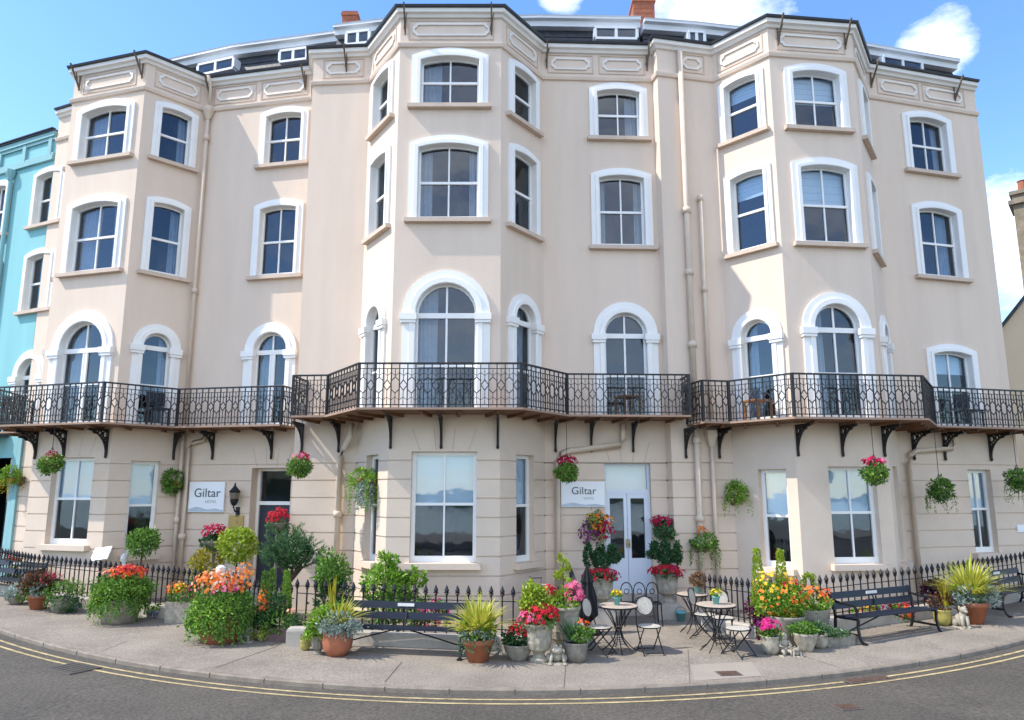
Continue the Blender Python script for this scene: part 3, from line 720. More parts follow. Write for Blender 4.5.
mb = MB(); mb.lathe([(.075, .03), (.11, .1), (.137, .25), (.1, .255)], 6, c=fc.pt(u, .2, z)); mb.build('lantern_glass', M['lampglass'], t, True)
u0, zt = fc.uv(229, 515, .02); u1, zb = fc.uv(243, 530, .02); mb = MB()
fc.box(mb, u0, u1, .003, .03, zb, zt); fc.box(mb, u0+.05, u1-.05, .031, .036, zb+.05, zt-.05); fc.box(mb, (u0+u1)/2-.04, (u0+u1)/2+.04, .036, .05, (zb+zt)/2-.04, (zb+zt)/2+.04)
tag(mb.build('wall_plaque', M['brass'], None), 'small brown brass plaque on the wall under the lantern', 'plaque')
fc = FC['R4R5']; u0, zt = fc.uv(1017, 526, .02); u1, zb = fc.uv(1024, 532, .02); mb = MB()
fc.box(mb, u0, u0+.3, .003, .02, zb, zt+.03); fc.box(mb, u0+.03, u0+.1, .021, .024, zb+.03, zt)
tag(mb.build('notice_plate', M['signface'], None), 'tiny white notice plate at the right end of the hotel wall', 'notice')

# ------------------------------------------------------------------ neighbours
teal = thing('teal_house', 'turquoise painted terrace house at the left edge with white window surrounds', 'house', (-16, 21, 0))
FC['TH'] = Facet((-19.4, 22.42), (-13.98, 20.02)); HOLES['TH'] = []; GH['TH'] = []
fc = FC['TH']; LT = fc.L
def uvs(px, py): return fc.uv(px, py)
u3 = uvs(33, 197)[0]; z3b, z3t = uvs(40, 225)[1], uvs(47, 168)[1]; z2b, z2t = uvs(30, 311)[1], uvs(38, 249)[1]; z1t = uvs(24, 351)[1]; u1w = uvs(12.5, 385)[0]
TW = [(u3, u3+1.5, z3b, z3t, 'seg', ''), (u3, u3+1.5, z2b, z2t, 'seg', ''), (u1w, u1w+1.5, 4.45, z1t, 'arch', ''), (u3-2.6, u3-1.1, z3b, z3t, 'seg', ''), (u3-2.6, u3-1.1, z2b, z2t, 'seg', '')]
for a in TW: window('TH', *a, 2, parent=teal)
zs_t = uvs(28, 166)[1]; zt_t = uvs(28, 141)[1]
mb = MB(); loops = [[(0, -.2), (LT, -.2), (LT, zt_t), (0, zt_t)]] + HOLES['TH'] ; flat = [p for l in loops for p in l]
u4, z4t = uvs(3, 458); loops.append([(u4-.3, .8), (u4-.3, z4t), (u4+1.0, z4t), (u4+1.0, .8)]); flat += loops[-1]
tr = tessellate_polygon([[Vector((u, z, 0)) for u, z in l] for l in loops]); mb.add([fc.pt(u, 0, z) for u, z in flat], [tuple(t) for t in tr])
b0, b1 = fc.pt(0, -8, 0), fc.pt(LT, -8, 0); a0, a1 = fc.pt(0, 0, 0), fc.pt(LT, 0, 0)
for p, q in ((a0, b0), (b0, b1), (b1, a1)): mb.add([(p.x, p.y, -.2), (q.x, q.y, -.2), (q.x, q.y, zt_t), (p.x, p.y, zt_t)], [(0, 1, 2, 3)])
mb.build('wall', M['teal'], teal, True)
mb = MB(); mb.add([fc.pt(u4-.3, -.2, .8), fc.pt(u4+1, -.2, .8), fc.pt(u4+1, -.2, z4t), fc.pt(u4-.3, -.2, z4t)], [(0, 1, 2, 3)]); mb.build('pane', M['glassdark'], teal, True)
mb = MB(); fc.box(mb, 0, LT, -7.9, .14, zt_t, zt_t+.05); fc.box(mb, 0, LT, .06, .18, zt_t+.051, zt_t+.08); mb.build('roof', M['gutter'], teal, True)
mb = MB(); fc.box(mb, 0, LT, -.01, .08, zs_t-.05, zs_t+.10); fc.box(mb, 0, LT, -.01, .10, zt_t-.16, zt_t-.002)
for k in range(4): fc.box(mb, LT-.12-k*1.25-.16, LT-.12-k*1.25, -.01, .07, zs_t+.10, zt_t-.16)
fc.box(mb, 0, LT, -.01, .06, zs_t+.1, zs_t+.18); fc.box(mb, 0, LT, -.01, .06, zt_t-.26, zt_t-.162)
mb.build('parapet_moulding', M['tealtrim'], teal, True)
mb = MB(); uu = uvs(14, 180)[0]; mb.tube([fc.pt(uu, .1, zs_t-.25), fc.pt(uu, .1, .2)], .06, 8); mb.lathe([(.06, -.2), (.13, -.02), (.15, .05), (.15, .14)], 8, c=fc.pt(uu, .12, zs_t-.22)); mb.build('downpipe', M['tealtrim'], teal, True)
mb = MB(); mb.add([fc.pt(0, -2, .3), fc.pt(LT, -2, .3), fc.pt(LT, -2, zt_t), fc.pt(0, -2, zt_t)], [(0, 1, 2, 3)]); mb.build('interior', M['inside'], teal, True)
mb = MB(); fc.box(mb, 0, LT-.6, .01, 1.0, 4.26, 4.40); mb.build('canopy', M['gutter'], teal, True)
mb = MB(); u9 = uvs(20, 480)[0]; fc.box(mb, u9-.09, u9+.09, .01, .12, .1, 4.2); fc.box(mb, LT-.18, LT-.02, .01, .1, .1, 4.2); mb.build('corner_post', M['tealtrim'], teal, True)

p0 = dp(989, 345, 25)
gab = thing('gabled_house', 'cream gabled house with a stone chimney at the right edge behind the hotel', 'house', (p0.x, p0.y, 0), R(-41))
ze = p0.z; xa, za = 4.4, p0.z+5.4; mb = MB()
vs = [(0, 0, -.2), (8.8, 0, -.2), (8.8, 0, ze), (xa, 0, za), (0, 0, ze), (0, 9, -.2), (8.8, 9, -.2), (8.8, 9, ze), (xa, 9, za), (0, 9, ze)]
mb.add(vs, [(0, 1, 2, 3, 4), (9, 8, 7, 6, 5), (0, 4, 9, 5), (1, 6, 7, 2)]); mb.build('wall', M['cream2'], gab)
mb = MB()
for sg, xe in ((1, 0), (-1, 8.8)):
    e = Vector((xa-xe, 0, za-ze)).normalized(); nn = Vector((-e.z*sg, 0, e.x*sg)); nn = nn if nn.z > 0 else -nn
    a = Vector((xe, -.10, ze))-e*.02; b = Vector((xa, -.10, za)); v = [a, b, b+Vector((0, 9.2, 0)), a+Vector((0, 9.2, 0))]
    v2 = [q+nn*.10 for q in v]; mb.add(v+v2, [(0, 1, 2, 3), (4, 5, 6, 7), (0, 1, 5, 4), (1, 2, 6, 5), (2, 3, 7, 6), (3, 0, 4, 7)])
roof2 = mb.build('roof', M['slate'], gab)
zc_ = dp(1013, 205, 25.5).z; mb = MB(); cx_, cy_ = 1.95, .75
mb.box((cx_, cy_, zc_-2.6), (1.5, 1.2, 5.2)); mb.box((cx_, cy_, zc_-.42), (1.76, 1.46, .16)); mb.box((cx_, cy_, zc_-.06), (1.66, 1.36, .14))
mb.build('chimney', M['stone'], roof2)
for q in range(3):
    mb = MB(); mb.lathe([(.16, 0), (.13, .5), (.16, .55), (.12, .56)], 10, c=(cx_-.45+q*.45, cy_, zc_)); mb.build('chimney_pot', M['terra'], roof2)

# ------------------------------------------------------------------ street
def yk(x):                                            # line of the kerb
    k = .0375 if x < 0 else .0325
    ax = abs(x)
    return 10.38+k*ax*ax if ax < 11 else 10.38+k*121+2*k*11*(ax-11)
xs = [i*.5 for i in range(-70, 71)]
def strip(rows, name, m):
    mb = MB(); n = len(xs); vs = []
    for fy, fz in rows:
        for x in xs: vs.append((x, fy(x), fz(x)))
    fs = [(j*n+i, j*n+i+1, (j+1)*n+i+1, (j+1)*n+i) for j in range(len(rows)-1) for i in range(n-1)]
    mb.add(vs, fs); return struct(name, mb, m)
def koff(x, d):                                       # distance d from the kerb, measured square to it
    k = .0375 if x < 0 else .0325; s = 2*k*min(abs(x), 11)
    return yk(x)+d*math.sqrt(1+s*s)
strip([(lambda x: koff(x, .10), zg), (lambda x: koff(x, .9), zg), (lambda x: koff(x, 2.5), zg), (lambda x: koff(x, 5), zg), (lambda x: koff(x, 9), zg), (lambda x: koff(x, 40), zg)], 'pavement', M['pave'])
strip([(lambda x: koff(x, 0), lambda x: zg(x)-.16), (lambda x: koff(x, 0), lambda x: zg(x)-.015), (lambda x: koff(x, .02), lambda x: zg(x)+.004), (lambda x: koff(x, .105), lambda x: zg(x)+.004)], 'kerb', M['kerb'])
RD = -.07
strip([(lambda x: -9, lambda x: zg(x)+RD), (lambda x: 0, lambda x: zg(x)+RD), (lambda x: koff(x, -3), lambda x: zg(x)+RD), (lambda x: koff(x, -1), lambda x: zg(x)+RD), (lambda x: koff(x, .01), lambda x: zg(x)+RD)], 'road', M['road'])
for d in (-.24, -.43):
    strip([(lambda x, d=d: koff(x, d-.03), lambda x: zg(x)+RD+.005), (lambda x, d=d: koff(x, d+.025), lambda x: zg(x)+RD+.005)], 'yellow_line', M['yellow'])
mb = MB(); mb.add([(-900, -9, -.6), (900, -9, -.6), (900, 900, -.6), (-900, 900, -.6)], [(0, 1, 2, 3)]); struct('ground', mb, mat('far_ground', (.12, .13, .09), .9, .3, .05))
# joints across the pavement and along the kerb
mb = MB()
def seam(pts, w=.014):
    P = [gp(*p) for p in pts]
    for a, b in zip(P, P[1:]):
        n = max(2, int((b-a).length/.3)); v = []
        dr = (b-a); dr.z = 0; dr.normalize(); sd = Vector((dr.y, -dr.x, 0))*w/2
        for i in range(n+1):
            q = a.lerp(b, i/n); q.z = zg(q.x)+.0045; v += [q+sd, q-sd]
        mb.add(v, [(2*i, 2*i+1, 2*i+3, 2*i+2) for i in range(n)])
seam([(215, 668), (278, 646)]); seam([(385, 682), (402, 662)]); seam([(564, 688), (566, 660)], .01); seam([(690, 684), (688, 650)], .008); seam([(100, 652), (130, 640)], .008); seam([(840, 668), (800, 655)], .008)
for x in [i*.92-11 for i in range(25)]:
    y = koff(x, 0); mb.add([(x-.006, y-.004, zg(x)-.10), (x+.006, y-.004, zg(x)-.10), (x+.006, y-.003, zg(x)), (x-.006, y-.003, zg(x)), (x-.006, koff(x, .105), zg(x)+.006), (x+.006, koff(x, .105), zg(x)+.006)], [(0, 1, 2, 3), (3, 2, 5, 4)])
struct('pavement_joints', mb, M['joint'])
mb = MB(); A = [gp(695, 681), gp(762, 676), gp(752, 662), gp(690, 665)]; mb.add([(p.x, p.y, zg(p.x)+.0035) for p in A], [(0, 1, 2, 3)]); struct('pavement_patch', mb, mat('new_concrete', (.32, .275, .22), .9, .12, 2, fine=.3, bump=.2))
def cover(px, py, w, d, h, label, m, rz):
    p = gp(px, py, h); t = thing('utility_cover', label, 'cover', (p.x, p.y, p.z+.006), rz)
    mb = MB(); mb.box((0, 0, 0), (w, d, .012)); o = mb.build('frame', M['joint'], t)
    mb = MB(); mb.box((0, 0, .004), (w-.05, d-.05, .012))
    for i in range(5): mb.box((-w*.36+i*w*.18, 0, .012), (w*.05, d*.7, .008))
    mb.build('lid', m, t)
cover(729, 674, .34, .26, 0, 'small rusty iron cover in the pale patch of pavement', M['cover'], .1)
cover(847, 707.5, .30, .26, RD, 'small rusty iron cover in the road asphalt on the right', M['cover'], .2)
cover(73, 668.5, .7, .5, RD, 'dark iron manhole cover in the road at the left below the double yellow lines', mat('dark_cover', (.085, .075, .062), .8, .4, 9), -.5)
cover(868, 680, .8, .22, RD+.006, 'long rusty drain cover by the double yellow lines', M['cover'], .32)

# ------------------------------------------------------------------ railings
mbp = MB(); mbp.tube([(0, 0, 0), (0, 0, .70)], .0145, 6)
mbp.lathe([(.013, .655), (.028, .665), (.028, .685), (.014, .70), (.022, .705), (.044, .735), (.038, .755), (.004, .84)], 8); mbp.box((0, 0, .70), (.088, .02, .02))
PICK = mbp.build('picket', M['iron']); PICK_ME = PICK.data; bpy.data.objects.remove(PICK)
def fence(pts, label, step, name='iron_fence', cat='fence', plinth=True, ph=.23, group=None, push=1.05):
    pts = [Vector(p)*push for p in pts]; t = thing(name, label, cat, (pts[0].x, pts[0].y, zg(pts[0].x)), 0, group); base = t.location.copy()
    if plinth:
        mb = MB(); L = offset(pts, .16); Rr = offset(pts, -.16); n = len(pts); vs = []
        for i in range(n):
            for q, dz in ((L[i], -.2), (L[i], ph-.02), (L[i].lerp(Rr[i], .06), ph), (Rr[i].lerp(L[i], .06), ph), (Rr[i], -.2)): vs.append((q.x, q.y, zg(q.x)+dz))
        fs = [(i*5+k, i*5+k+1, i*5+k+6, i*5+k+5) for i in range(n-1) for k in range(4)] + [(0, 1, 2, 3, 4), tuple((n-1)*5+k for k in range(5))[::-1]]
        mb.add(vs, fs); mb.build('plinth', M['plinth'], t, True)
    for h in (.09, .57):
        mb = MB()
        for a, b in zip(pts, pts[1:]): mb.bar((a.x, a.y, zg(a.x)+ph+h), (b.x, b.y, zg(b.x)+ph+h), .03, .012, up=(0, 0, 1))
        mb.build('rail', M['iron'], t, True)
    acc = 0.0
    for a, b in zip(pts, pts[1:]):
        L = (b-a).length; u = (-acc) % step; ang = math.atan2((b-a).y, (b-a).x)
        while u < L:
            q = a.lerp(b, u/L); o = bpy.data.objects.new('picket', PICK_ME); COL.objects.link(o); o.parent = t
            o.location = Vector((q.x, q.y, zg(q.x)+ph-.004))-base; o.rotation_euler = (rnd.uniform(-.012, .012), rnd.uniform(-.012, .012), ang); u += step
        acc += L
    return t
fence([(-14.6, 18.75), (-12.2, 17.28), (-10.9, 16.42), (-9.5, 15.82), (-7.4, 15.0), (-5.25, 13.98)], 'black spiked iron railing on a pale plinth in front of the left bay', .16)
fence([(-5.2, 13.93), (-3.95, 13.18)], 'black spiked iron gate between the left and the middle railing', .13, 'iron_gate', 'gate', False, .12)
fence([(-3.88, 13.14), (-2.58, 12.72), (-1.47, 12.5), (0, 12.3), (1.1, 12.36)], 'black spiked iron railing behind the middle bench', .2)
fence([(1.13, 12.5), (1.28, 16.2)], 'black spiked iron side railing running back to the wall beside the closed parasol', .2, plinth=True)
fence([(3.72, 14.0), (4.42, 13.02)], 'black spiked iron side railing behind the bistro chairs on the right', .13)
fence([(4.47, 12.97), (5.3, 13.25), (6.0, 13.6), (6.7, 13.98), (8.2, 14.6), (11.8, 16.6), (13.9, 17.75)], 'black spiked iron railing behind the right bench', .2)

# ------------------------------------------------------------------ benches
def bench():
    t = thing('street_bench', '', 'bench'); W = 2.3
    mb = MB()
    for i in range(3): mb.box((0, -.36+i*.145, .43-.012*i), (W, .125, .03))
    mb.build('seat', M['navy'], t)
    mb = MB()
    for z, y in ((.57, .06), (.745, .098)):
        mb.add([(-W/2, y-.01, z-.06), (W/2, y-.01, z-.06), (W/2, y+.018, z-.06), (-W/2, y+.018, z-.06), (-W/2, y+.013, z+.055), (W/2, y+.013, z+.055), (W/2, y+.042, z+.055), (-W/2, y+.042, z+.055)],
               [(0, 1, 5, 4), (3, 7, 6, 2), (4, 5, 6, 7), (0, 3, 2, 1), (0, 4, 7, 3), (1, 2, 6, 5)])
    b = mb.build('backrest', M['navy'], t)
    mb = MB(); mb.box((-.02, .087, .75), (.30, .012, .05)); mb.build('plaque', M['whitestone'], b)
    for s in (-1, 1):
        mb = MB(); x = s*(W/2-.05)
        def cv(pts, w=.04): 
            for a, c in zip(pts, pts[1:]): mb.bar((x, a[0], a[1]), (x, c[0], c[1]), w, .038)
        cv([(-.52, 0), (-.47, .03), (-.43, .12), (-.41, .28), (-.43, .40)]); cv([(.17, 0), (.12, .03), (.07, .15), (.05, .40), (.07, .58), (.13, .81)]); cv([(-.43, .40), (.05, .385)])
        cv([(-.40, .40), (-.42, .56), (-.36, .63), (-.1, .64), (.08, .67)], .032); cv([(-.41, .13), (.07, .13)], .03)
        mb.box((x, -.52, .012), (.07, .09, .024)); mb.box((x, .17, .012), (.07, .09, .024))
        mb.build('leg_frame', M['iron'], t)
    for s in (-1, 1):
        mb = MB(); mb.tube([(s*(W/2-.05), -.12, .12), (s*.06, -.18, .40)], .013, 6); mb.build('brace', M['iron'], t)
    mb = MB(); mb.box((0, -.22, .398), (.05, .40, .02)); mb.bar((0, -.02, .40), (0, .12, .79), .03, .012); mb.build('middle_strap', M['iron'], t)
    return t
def along(a, b):                                      # centre and heading of a bench from its two front feet
    d = b-a; return math.atan2(d.y, d.x)
b0 = bench()
BN = [(gp(341, 655), gp(450, 660), 'navy bench with a pale plaque in front of the middle railing', None),
      (gp(859, 646.5), gp(948, 631), 'navy bench in front of the right railing, left of the bright potted grass', None),
      (gp(1010, 618), gp(1070, 600), 'navy bench cut off by the right edge of the picture', None),
      (gp(-60, 590), gp(14, 603), 'navy bench cut off by the left edge of the picture', None)]
for i, (a, b, lab, _) in enumerate(BN):
    o = b0 if i == 0 else copy_tree(b0); o['label'] = lab; o['category'] = 'bench'; o['group'] = 'navy benches along the pavement'
    th = along(a, b); d = Vector((math.cos(th), math.sin(th), 0)); n = Vector((-d.y, d.x, 0))
    c = (a+b)/2
    if i == 2: c = a + d*1.12
    if i == 3: c = b - d*1.12
    p = c + n*.52; o.location = (p.x, p.y, zg(p.x)); o.rotation_euler = (0, 0, th)

# ------------------------------------------------------------------ bistro sets
def bistro_table(px, py, r, h, label, legs=8):
    p = gp(px, py); t = thing('bistro_table', label, 'table', (p.x, p.y, p.z), rnd.random(), 'bistro tables outside the hotel')
    mb = MB(); mb.lathe([(r*.9, h-.03), (r, h-.028), (r, h), (r*.97, h+.006)], 28); mb.build('tabletop', M['tabletop'], t)
    mb = MB(); mb.lathe([(r*1.0, h-.032), (r*1.015, h-.03), (r*1.015, h-.006), (r*1.001, h-.004)], 28); mb.build('rim', M['iron'], t)
    for k in range(legs):
        a = 2*PI*k/legs; ca, sa = math.cos(a), math.sin(a)
        pts = [(ca*q, sa*q, z) for q, z in ((r*.8, h-.03), (r*.5, h*.78), (r*.2, h*.55), (r*.14, h*.45), (r*.25, h*.28), (r*.6, h*.1), (r*.92, 0))]
        mb = MB(); mb.tube(pts, .009, 5); mb.build('leg', M['iron'], t)
    mb = MB(); mb.lathe([(r*.2, h*.49), (r*.215, h*.5), (r*.2, h*.51)], 12); mb.build('collar', M['iron'], t)
    return t
def folding_chair(px, py, rz, label, back=True):
    p = gp(px, py); t = thing('folding_chair', label, 'chair', (p.x, p.y, p.z), rz, 'folding bistro chairs with mosaic seats')
    mb = MB(); mb.lathe([(.18, .425), (.195, .43), (.195, .445), (.185, .45)], 22); mb.build('seat', M['seatmos'], t)
    mb = MB(); mb.lathe([(.194, .424), (.205, .43), (.205, .443), (.196, .445)], 22); mb.build('seat_frame', M['iron'], t)
    for s in (-1, 1):
        mb = MB(); x = s*.17
        mb.tube([(x, -.24, 0), (x, .0, .22), (x, .17, .44)] + ([(x*.95, .22, .62), (x*.85, .26, .86)] if back else []), .011, 6); mb.build('leg', M['iron'], t)
        mb = MB(); mb.tube([(x*.85, .26, 0), (x*.85, -.16, .43)], .011, 6); mb.build('leg', M['iron'], t)
    mb = MB(); mb.tube([(-.17, -.2, .035), (.17, -.2, .035)], .009, 5); mb.tube([(-.145, .24, .03), (.145, .24, .03)], .009, 5); mb.build('stretcher', M['iron'], t)
    if back:
        mb = MB(); n = 24; vs = []
        for d in (-.008, .008):
            for k in range(n):
                a = 2*PI*k/n; vs.append((.145*math.cos(a), .245+d+.03*math.sin(a)*1.0, .74+.145*math.sin(a)))
        mb.add(vs, [tuple(range(n))[::-1], tuple(range(n, 2*n))]+[(k, (k+1) % n, n+(k+1) % n, n+k) for k in range(n)]); mb.build('back_disc', M['seatmos'], t)
        mb = MB(); ps = [(.15*math.cos(2*PI*k/20), .245+.03*math.sin(2*PI*k/20), .74+.15*math.sin(2*PI*k/20)) for k in range(21)]; mb.tube(ps, .009, 5, cap=False)
        mb.tube([(-.145, .26, .86), (0, .275, .9), (.145, .26, .86)], .01, 5); mb.build('back_hoop', M['iron'], t)
    return t
bistro_table(619, 651, .34, .76, 'round mosaic bistro table in front of the double doors, nearest the left railing')
bistro_table(694, 632, .30, .72, 'round mosaic bistro table beside the wall, under the trailing orange wall basket')
bistro_table(718, 650, .34, .76, 'round mosaic bistro table at the right side railing with a yellow flower pot')
folding_chair(600, 654, .95, 'folding chair with a round back left of the table in front of the double doors')
folding_chair(650, 653, .12, 'folding chair with a white round back right of the double door table')
folding_chair(706, 639, .95, 'folding chair between the wall side table and the right hand table')
folding_chair(724, 643, -.12, 'folding chair behind the right hand table with a pale oval back')
folding_chair(739, 656, .5, 'low folding stool without a back at the right hand table', False)
p = gp(642, 625); t = thing('loop_bench', 'small black wrought iron bench with a looped back by the double doors', 'bench', (p.x, p.y, p.z))
mb = MB(); [mb.box((0, -.16+i*.08, .44), (.80, .045, .018)) for i in range(5)]; mb.build('seat', M['iron'], t)
mb = MB()
for cx in (-.27, 0, .27):
    mb.tube([(cx+.12*math.cos(PI*k/10), .2, .66+.16*math.sin(PI*k/10)) for k in range(11)], .012, 5); mb.tube([(cx+.12, .2, .44), (cx+.12, .2, .66)], .012, 5); mb.tube([(cx-.12, .2, .44), (cx-.12, .2, .66)], .012, 5); mb.tube([(cx+.05*math.cos(PI*k/5), .2, .64+.05*math.sin(PI*k/5)) for k in range(11)], .009, 5)
mb.build('backrest', M['iron'], t)
for x, y in ((-.37, -.18), (.37, -.18), (-.37, .2), (.37, .2)):
    mb = MB(); mb.tube([(x, y, .44), (x*1.04, y*1.15, 0)], .014, 6); mb.build('leg', M['iron'], t)
# closed parasol
p = gp(588, 634); t = thing('closed_parasol', 'tall black closed parasol standing at the side railing left of the bistro table', 'parasol', (p.x, p.y, p.z))
mb = MB(); mb.lathe([(.012, .1), (.05, .22), (.17, .35), (.15, .7), (.10, .9), (.09, .94), (.11, .98), (.04, 1.2), (.015, 1.27)], 16, flute=.22, fl_n=8); mb.build('canopy', M['cloth'], t)
mb = MB(); mb.tube([(0, 0, 0), (0, 0, 1.31)], .02, 8); mb.build('pole', M['iron'], t)
mb = MB(); mb.lathe([(.24, 0), (.24, .05), (.06, .09), (.05, .2)], 18); mb.build('foot', M['iron'], t)

# ------------------------------------------------------------------ plants and pots
PR = random.Random(21)
def rv(): 
    while True:
        v = Vector((PR.uniform(-1, 1), PR.uniform(-1, 1), PR.uniform(-1, 1)))
        if .05 < v.length < 1: return v
def ball(t, name, m, c, r, n, l=.05, w=None, clumps=14, fillin=.25, world=False):
    # leaves gathered in small clumps over an uneven ball
    n = int(n*1.9); l *= 1.12
    mb = MB(); c = Vector(c); w = w or l*.6; cl = []; clumps = int(clumps*1.4)
    for k in range(clumps):
        v = rv().normalized(); cl.append((v, PR.uniform(.58, 1.16)))
    for i in range(n):
        if PR.random() < fillin: v = rv(); s = v.length**.5; d = v.normalized()
        else:
            b, s = PR.choice(cl); d = (b + rv()*.55).normalized(); s = s*PR.uniform(.78, 1.04)*(PR.uniform(1.05, 1.3) if PR.random() < .05 else 1)
        p = c + Vector((d.x*r[0], d.y*r[1], d.z*r[2]))*s
        mb.leaf(p, (d*.6+rv()*.9+Vector((0, 0, .15))), d+rv()*.6, l*PR.uniform(.5, 1.5), w*PR.uniform(.55, 1.35))
    return mb.build(name, m, t, world)
def flowers(t, name, m, c, r, n, s=.05, world=False, top=True):
    mb = MB(); c = Vector(c)
    for i in range(n):
        d = rv().normalized()
        if top and d.z < -.35: d.z = abs(d.z)
        p = c + Vector((d.x*r[0], d.y*r[1], d.z*r[2]))*PR.uniform(.70, 1.16)
        nn = (d+Vector((0, -.35, .25))+rv()*.35).normalized(); x = nn.cross(Vector((.2, .1, 1))).normalized(); y = nn.cross(x); q = s*PR.uniform(.5, 1.3)/2
        k0 = PR.random()*6.28; vs = [p+nn*q*.25]
        for k in range(10):
            a = k0+2*PI*k/10; rr = q*(1.0 if k % 2 == 0 else .62); vs.append(p+(x*math.cos(a)+y*math.sin(a))*rr + nn*q*(.35 if k % 2 == 0 else .1))
        mb.add(vs, [(0, 1+k, 1+(k+1) % 10) for k in range(10)])
    return mb.build(name, m, t, world)
def spikes(t, name, m, c, n, l, w=.03, spread=1.0, droop=.6):
    mb = MB(); c = Vector(c)
    for i in range(n):
        a = PR.uniform(0, 2*PI); e = PR.uniform(.25, 1.0)*spread; L = l*PR.uniform(.65, 1.1); h = Vector((math.cos(a), math.sin(a), 0)); sd = Vector((-h.y, h.x, 0))
        pts = []; N = 6
        for k in range(N+1):
            u = k/N; pts.append(c + h*(.04+L*e*.75*u*(1+.3*u)) + Vector((0, 0, L*(1.0-.35*e)*(u*1.15 - droop*e*u*u))))
        for k in range(N):
            w0 = w*(1-(k/N)**2)*.5; w1 = w*(1-((k+1)/N)**2)*.5
            mb.add([pts[k]-sd*w0, pts[k]+sd*w0, pts[k+1]+sd*w1, pts[k+1]-sd*w1], [(0, 1, 2, 3)])
    return mb.build(name, m, t)
def trail(t, name, m, c, r, n, L, l=.045, world=False):
    mb = MB(); c = Vector(c)
    for i in range(n):
        a = PR.uniform(0, 2*PI); p = c+Vector((math.cos(a)*r, math.sin(a)*r, PR.uniform(-.02, .05))); LL = L*PR.uniform(.35, 1.0); h = Vector((math.cos(a), math.sin(a), 0))
        k = int(LL/.028)
        for j in range(k):
            q = p+h*min(.09, j*.02)-Vector((0, 0, j*.028))+rv()*.022; mb.leaf(q, rv()+Vector((0, 0, -.5)), rv()+h, l*PR.uniform(.6, 1.2), l*.6)
    return mb.build(name, m, t, world)
def cone(t, name, m, c, r, h, n, l=.045, twist=False):
    mb = MB(); c = Vector(c)
    for i in range(n):
        z = PR.random(); a = PR.uniform(0, 2*PI); rr = r*(1-z*.72)*PR.uniform(.8, 1.06)
        if twist:
            if PR.random() < .12: rr *= .4
            else: a = z*2*PI*2.6+PR.gauss(0, .55); 
        d = Vector((math.cos(a), math.sin(a), .4)); p = c+Vector((d.x*rr, d.y*rr, z*h)); mb.leaf(p, d*.5+rv()*.6+Vector((0, 0, .5)), d+rv()*.5, l*PR.uniform(.7, 1.2), l*.5)
    return mb.build(name, m, t)
def stem(t, c0, c1, r=.015, name='stem'):
    mb = MB(); mb.tube([c0, (Vector(c0)+Vector(c1))*.5+Vector((PR.uniform(-.01, .01), 0, 0)), c1], [r*1.2, r, r*.85], 7); return mb.build(name, M['bark'], t)
def pot(t, kind, r, h, m, name='pot', c=(0, 0, 0), soil=True):
    mb = MB(); cx, cy, cz = c
    P = {'terra': [(r*.66, 0), (r*.97, h*.78), (r*1.06, h*.78), (r*1.08, h), (r*.95, h), (r*.93, h*.9)],
         'round': [(r*.62, 0), (r*.9, h*.25), (r*1.0, h*.55), (r*.93, h*.85), (r*1.0, h*.92), (r*1.0, h), (r*.86, h), (r*.84, h*.9)],
         'bowl': [(r*.55, 0), (r*.6, h*.12), (r*.9, h*.55), (r*1.0, h*.9), (r*1.06, h), (r*.94, h), (r*.92, h*.9)],
         'tub': [(r*.8, 0), (r*.92, h*.5), (r*1.0, h*.92), (r*1.04, h), (r*.92, h), (r*.9, h*.9)],
         'urn': [(r*.66, 0), (r*.66, h*.07), (r*.42, h*.12), (r*.36, h*.2), (r*.46, h*.26), (r*.74, h*.33), (r*.86, h*.5), (r*.88, h*.78), (r*.98, h*.9), (r*1.08, h*.96), (r*1.08, h), (r*.9, h), (r*.86, h*.92)]}[kind]
    mb.lathe(P, 24, c=c, flute=.035 if kind == 'urn' else 0, fl_n=12); o = mb.build(name, m, t, smooth=False)
    if kind != 'urn': o.data.polygons.foreach_set('use_smooth', [True]*len(o.data.polygons)); 
    if soil:
        mb = MB(); mb.lathe([(r*.92, h*.9), (r*.92, h*.91)], 18, c=c); mb.build('soil', M['soil'], o)
    return o
def trough(t, w, d, h, m, c=(0, 0, 0), name='trough'):
    mb = MB(); x, y, z = c; e = .035
    o = [(-w/2*.94, -d/2*.94), (w/2*.94, -d/2*.94), (w/2*.94, d/2*.94), (-w/2*.94, d/2*.94)]; q = [(-w/2, -d/2), (w/2, -d/2), (w/2, d/2), (-w/2, d/2)]; i = [(-w/2+e, -d/2+e), (w/2-e, -d/2+e), (w/2-e, d/2-e), (-w/2+e, d/2-e)]
    vs = [(a+x, b+y, z) for a, b in o]+[(a+x, b+y, z+h) for a, b in q]+[(a+x, b+y, z+h) for a, b in i]+[(a+x, b+y, z+h*.85) for a, b in i]
    fs = [(3, 2, 1, 0)]+[(k*4+j, k*4+(j+1) % 4, k*4+4+(j+1) % 4, k*4+4+j) for k in range(3) for j in range(4)]+[(12, 13, 14, 15)]
    mb.add(vs, fs); return mb.build(name, m, t)
def plant(name, label, cat, px, py, group=None, rz=0.0):
    p = gp(px, py); t = thing(name, label, cat, (p.x, p.y, zg(p.x)), rz, group); return t
def back(name, label, cat, px, Y, h=0.0, group=None):       # behind the railings: on the forecourt at depth Y under picture column px
    x = dp(px, 560, Y).x; return thing(name, label, cat, (x, Y, zg(x)+h), 0, group)
def zrel(t, px, py):                                    # height above the thing's base of a picture row at its depth
    return dp(px, py, t.location.y).z - t.location.z

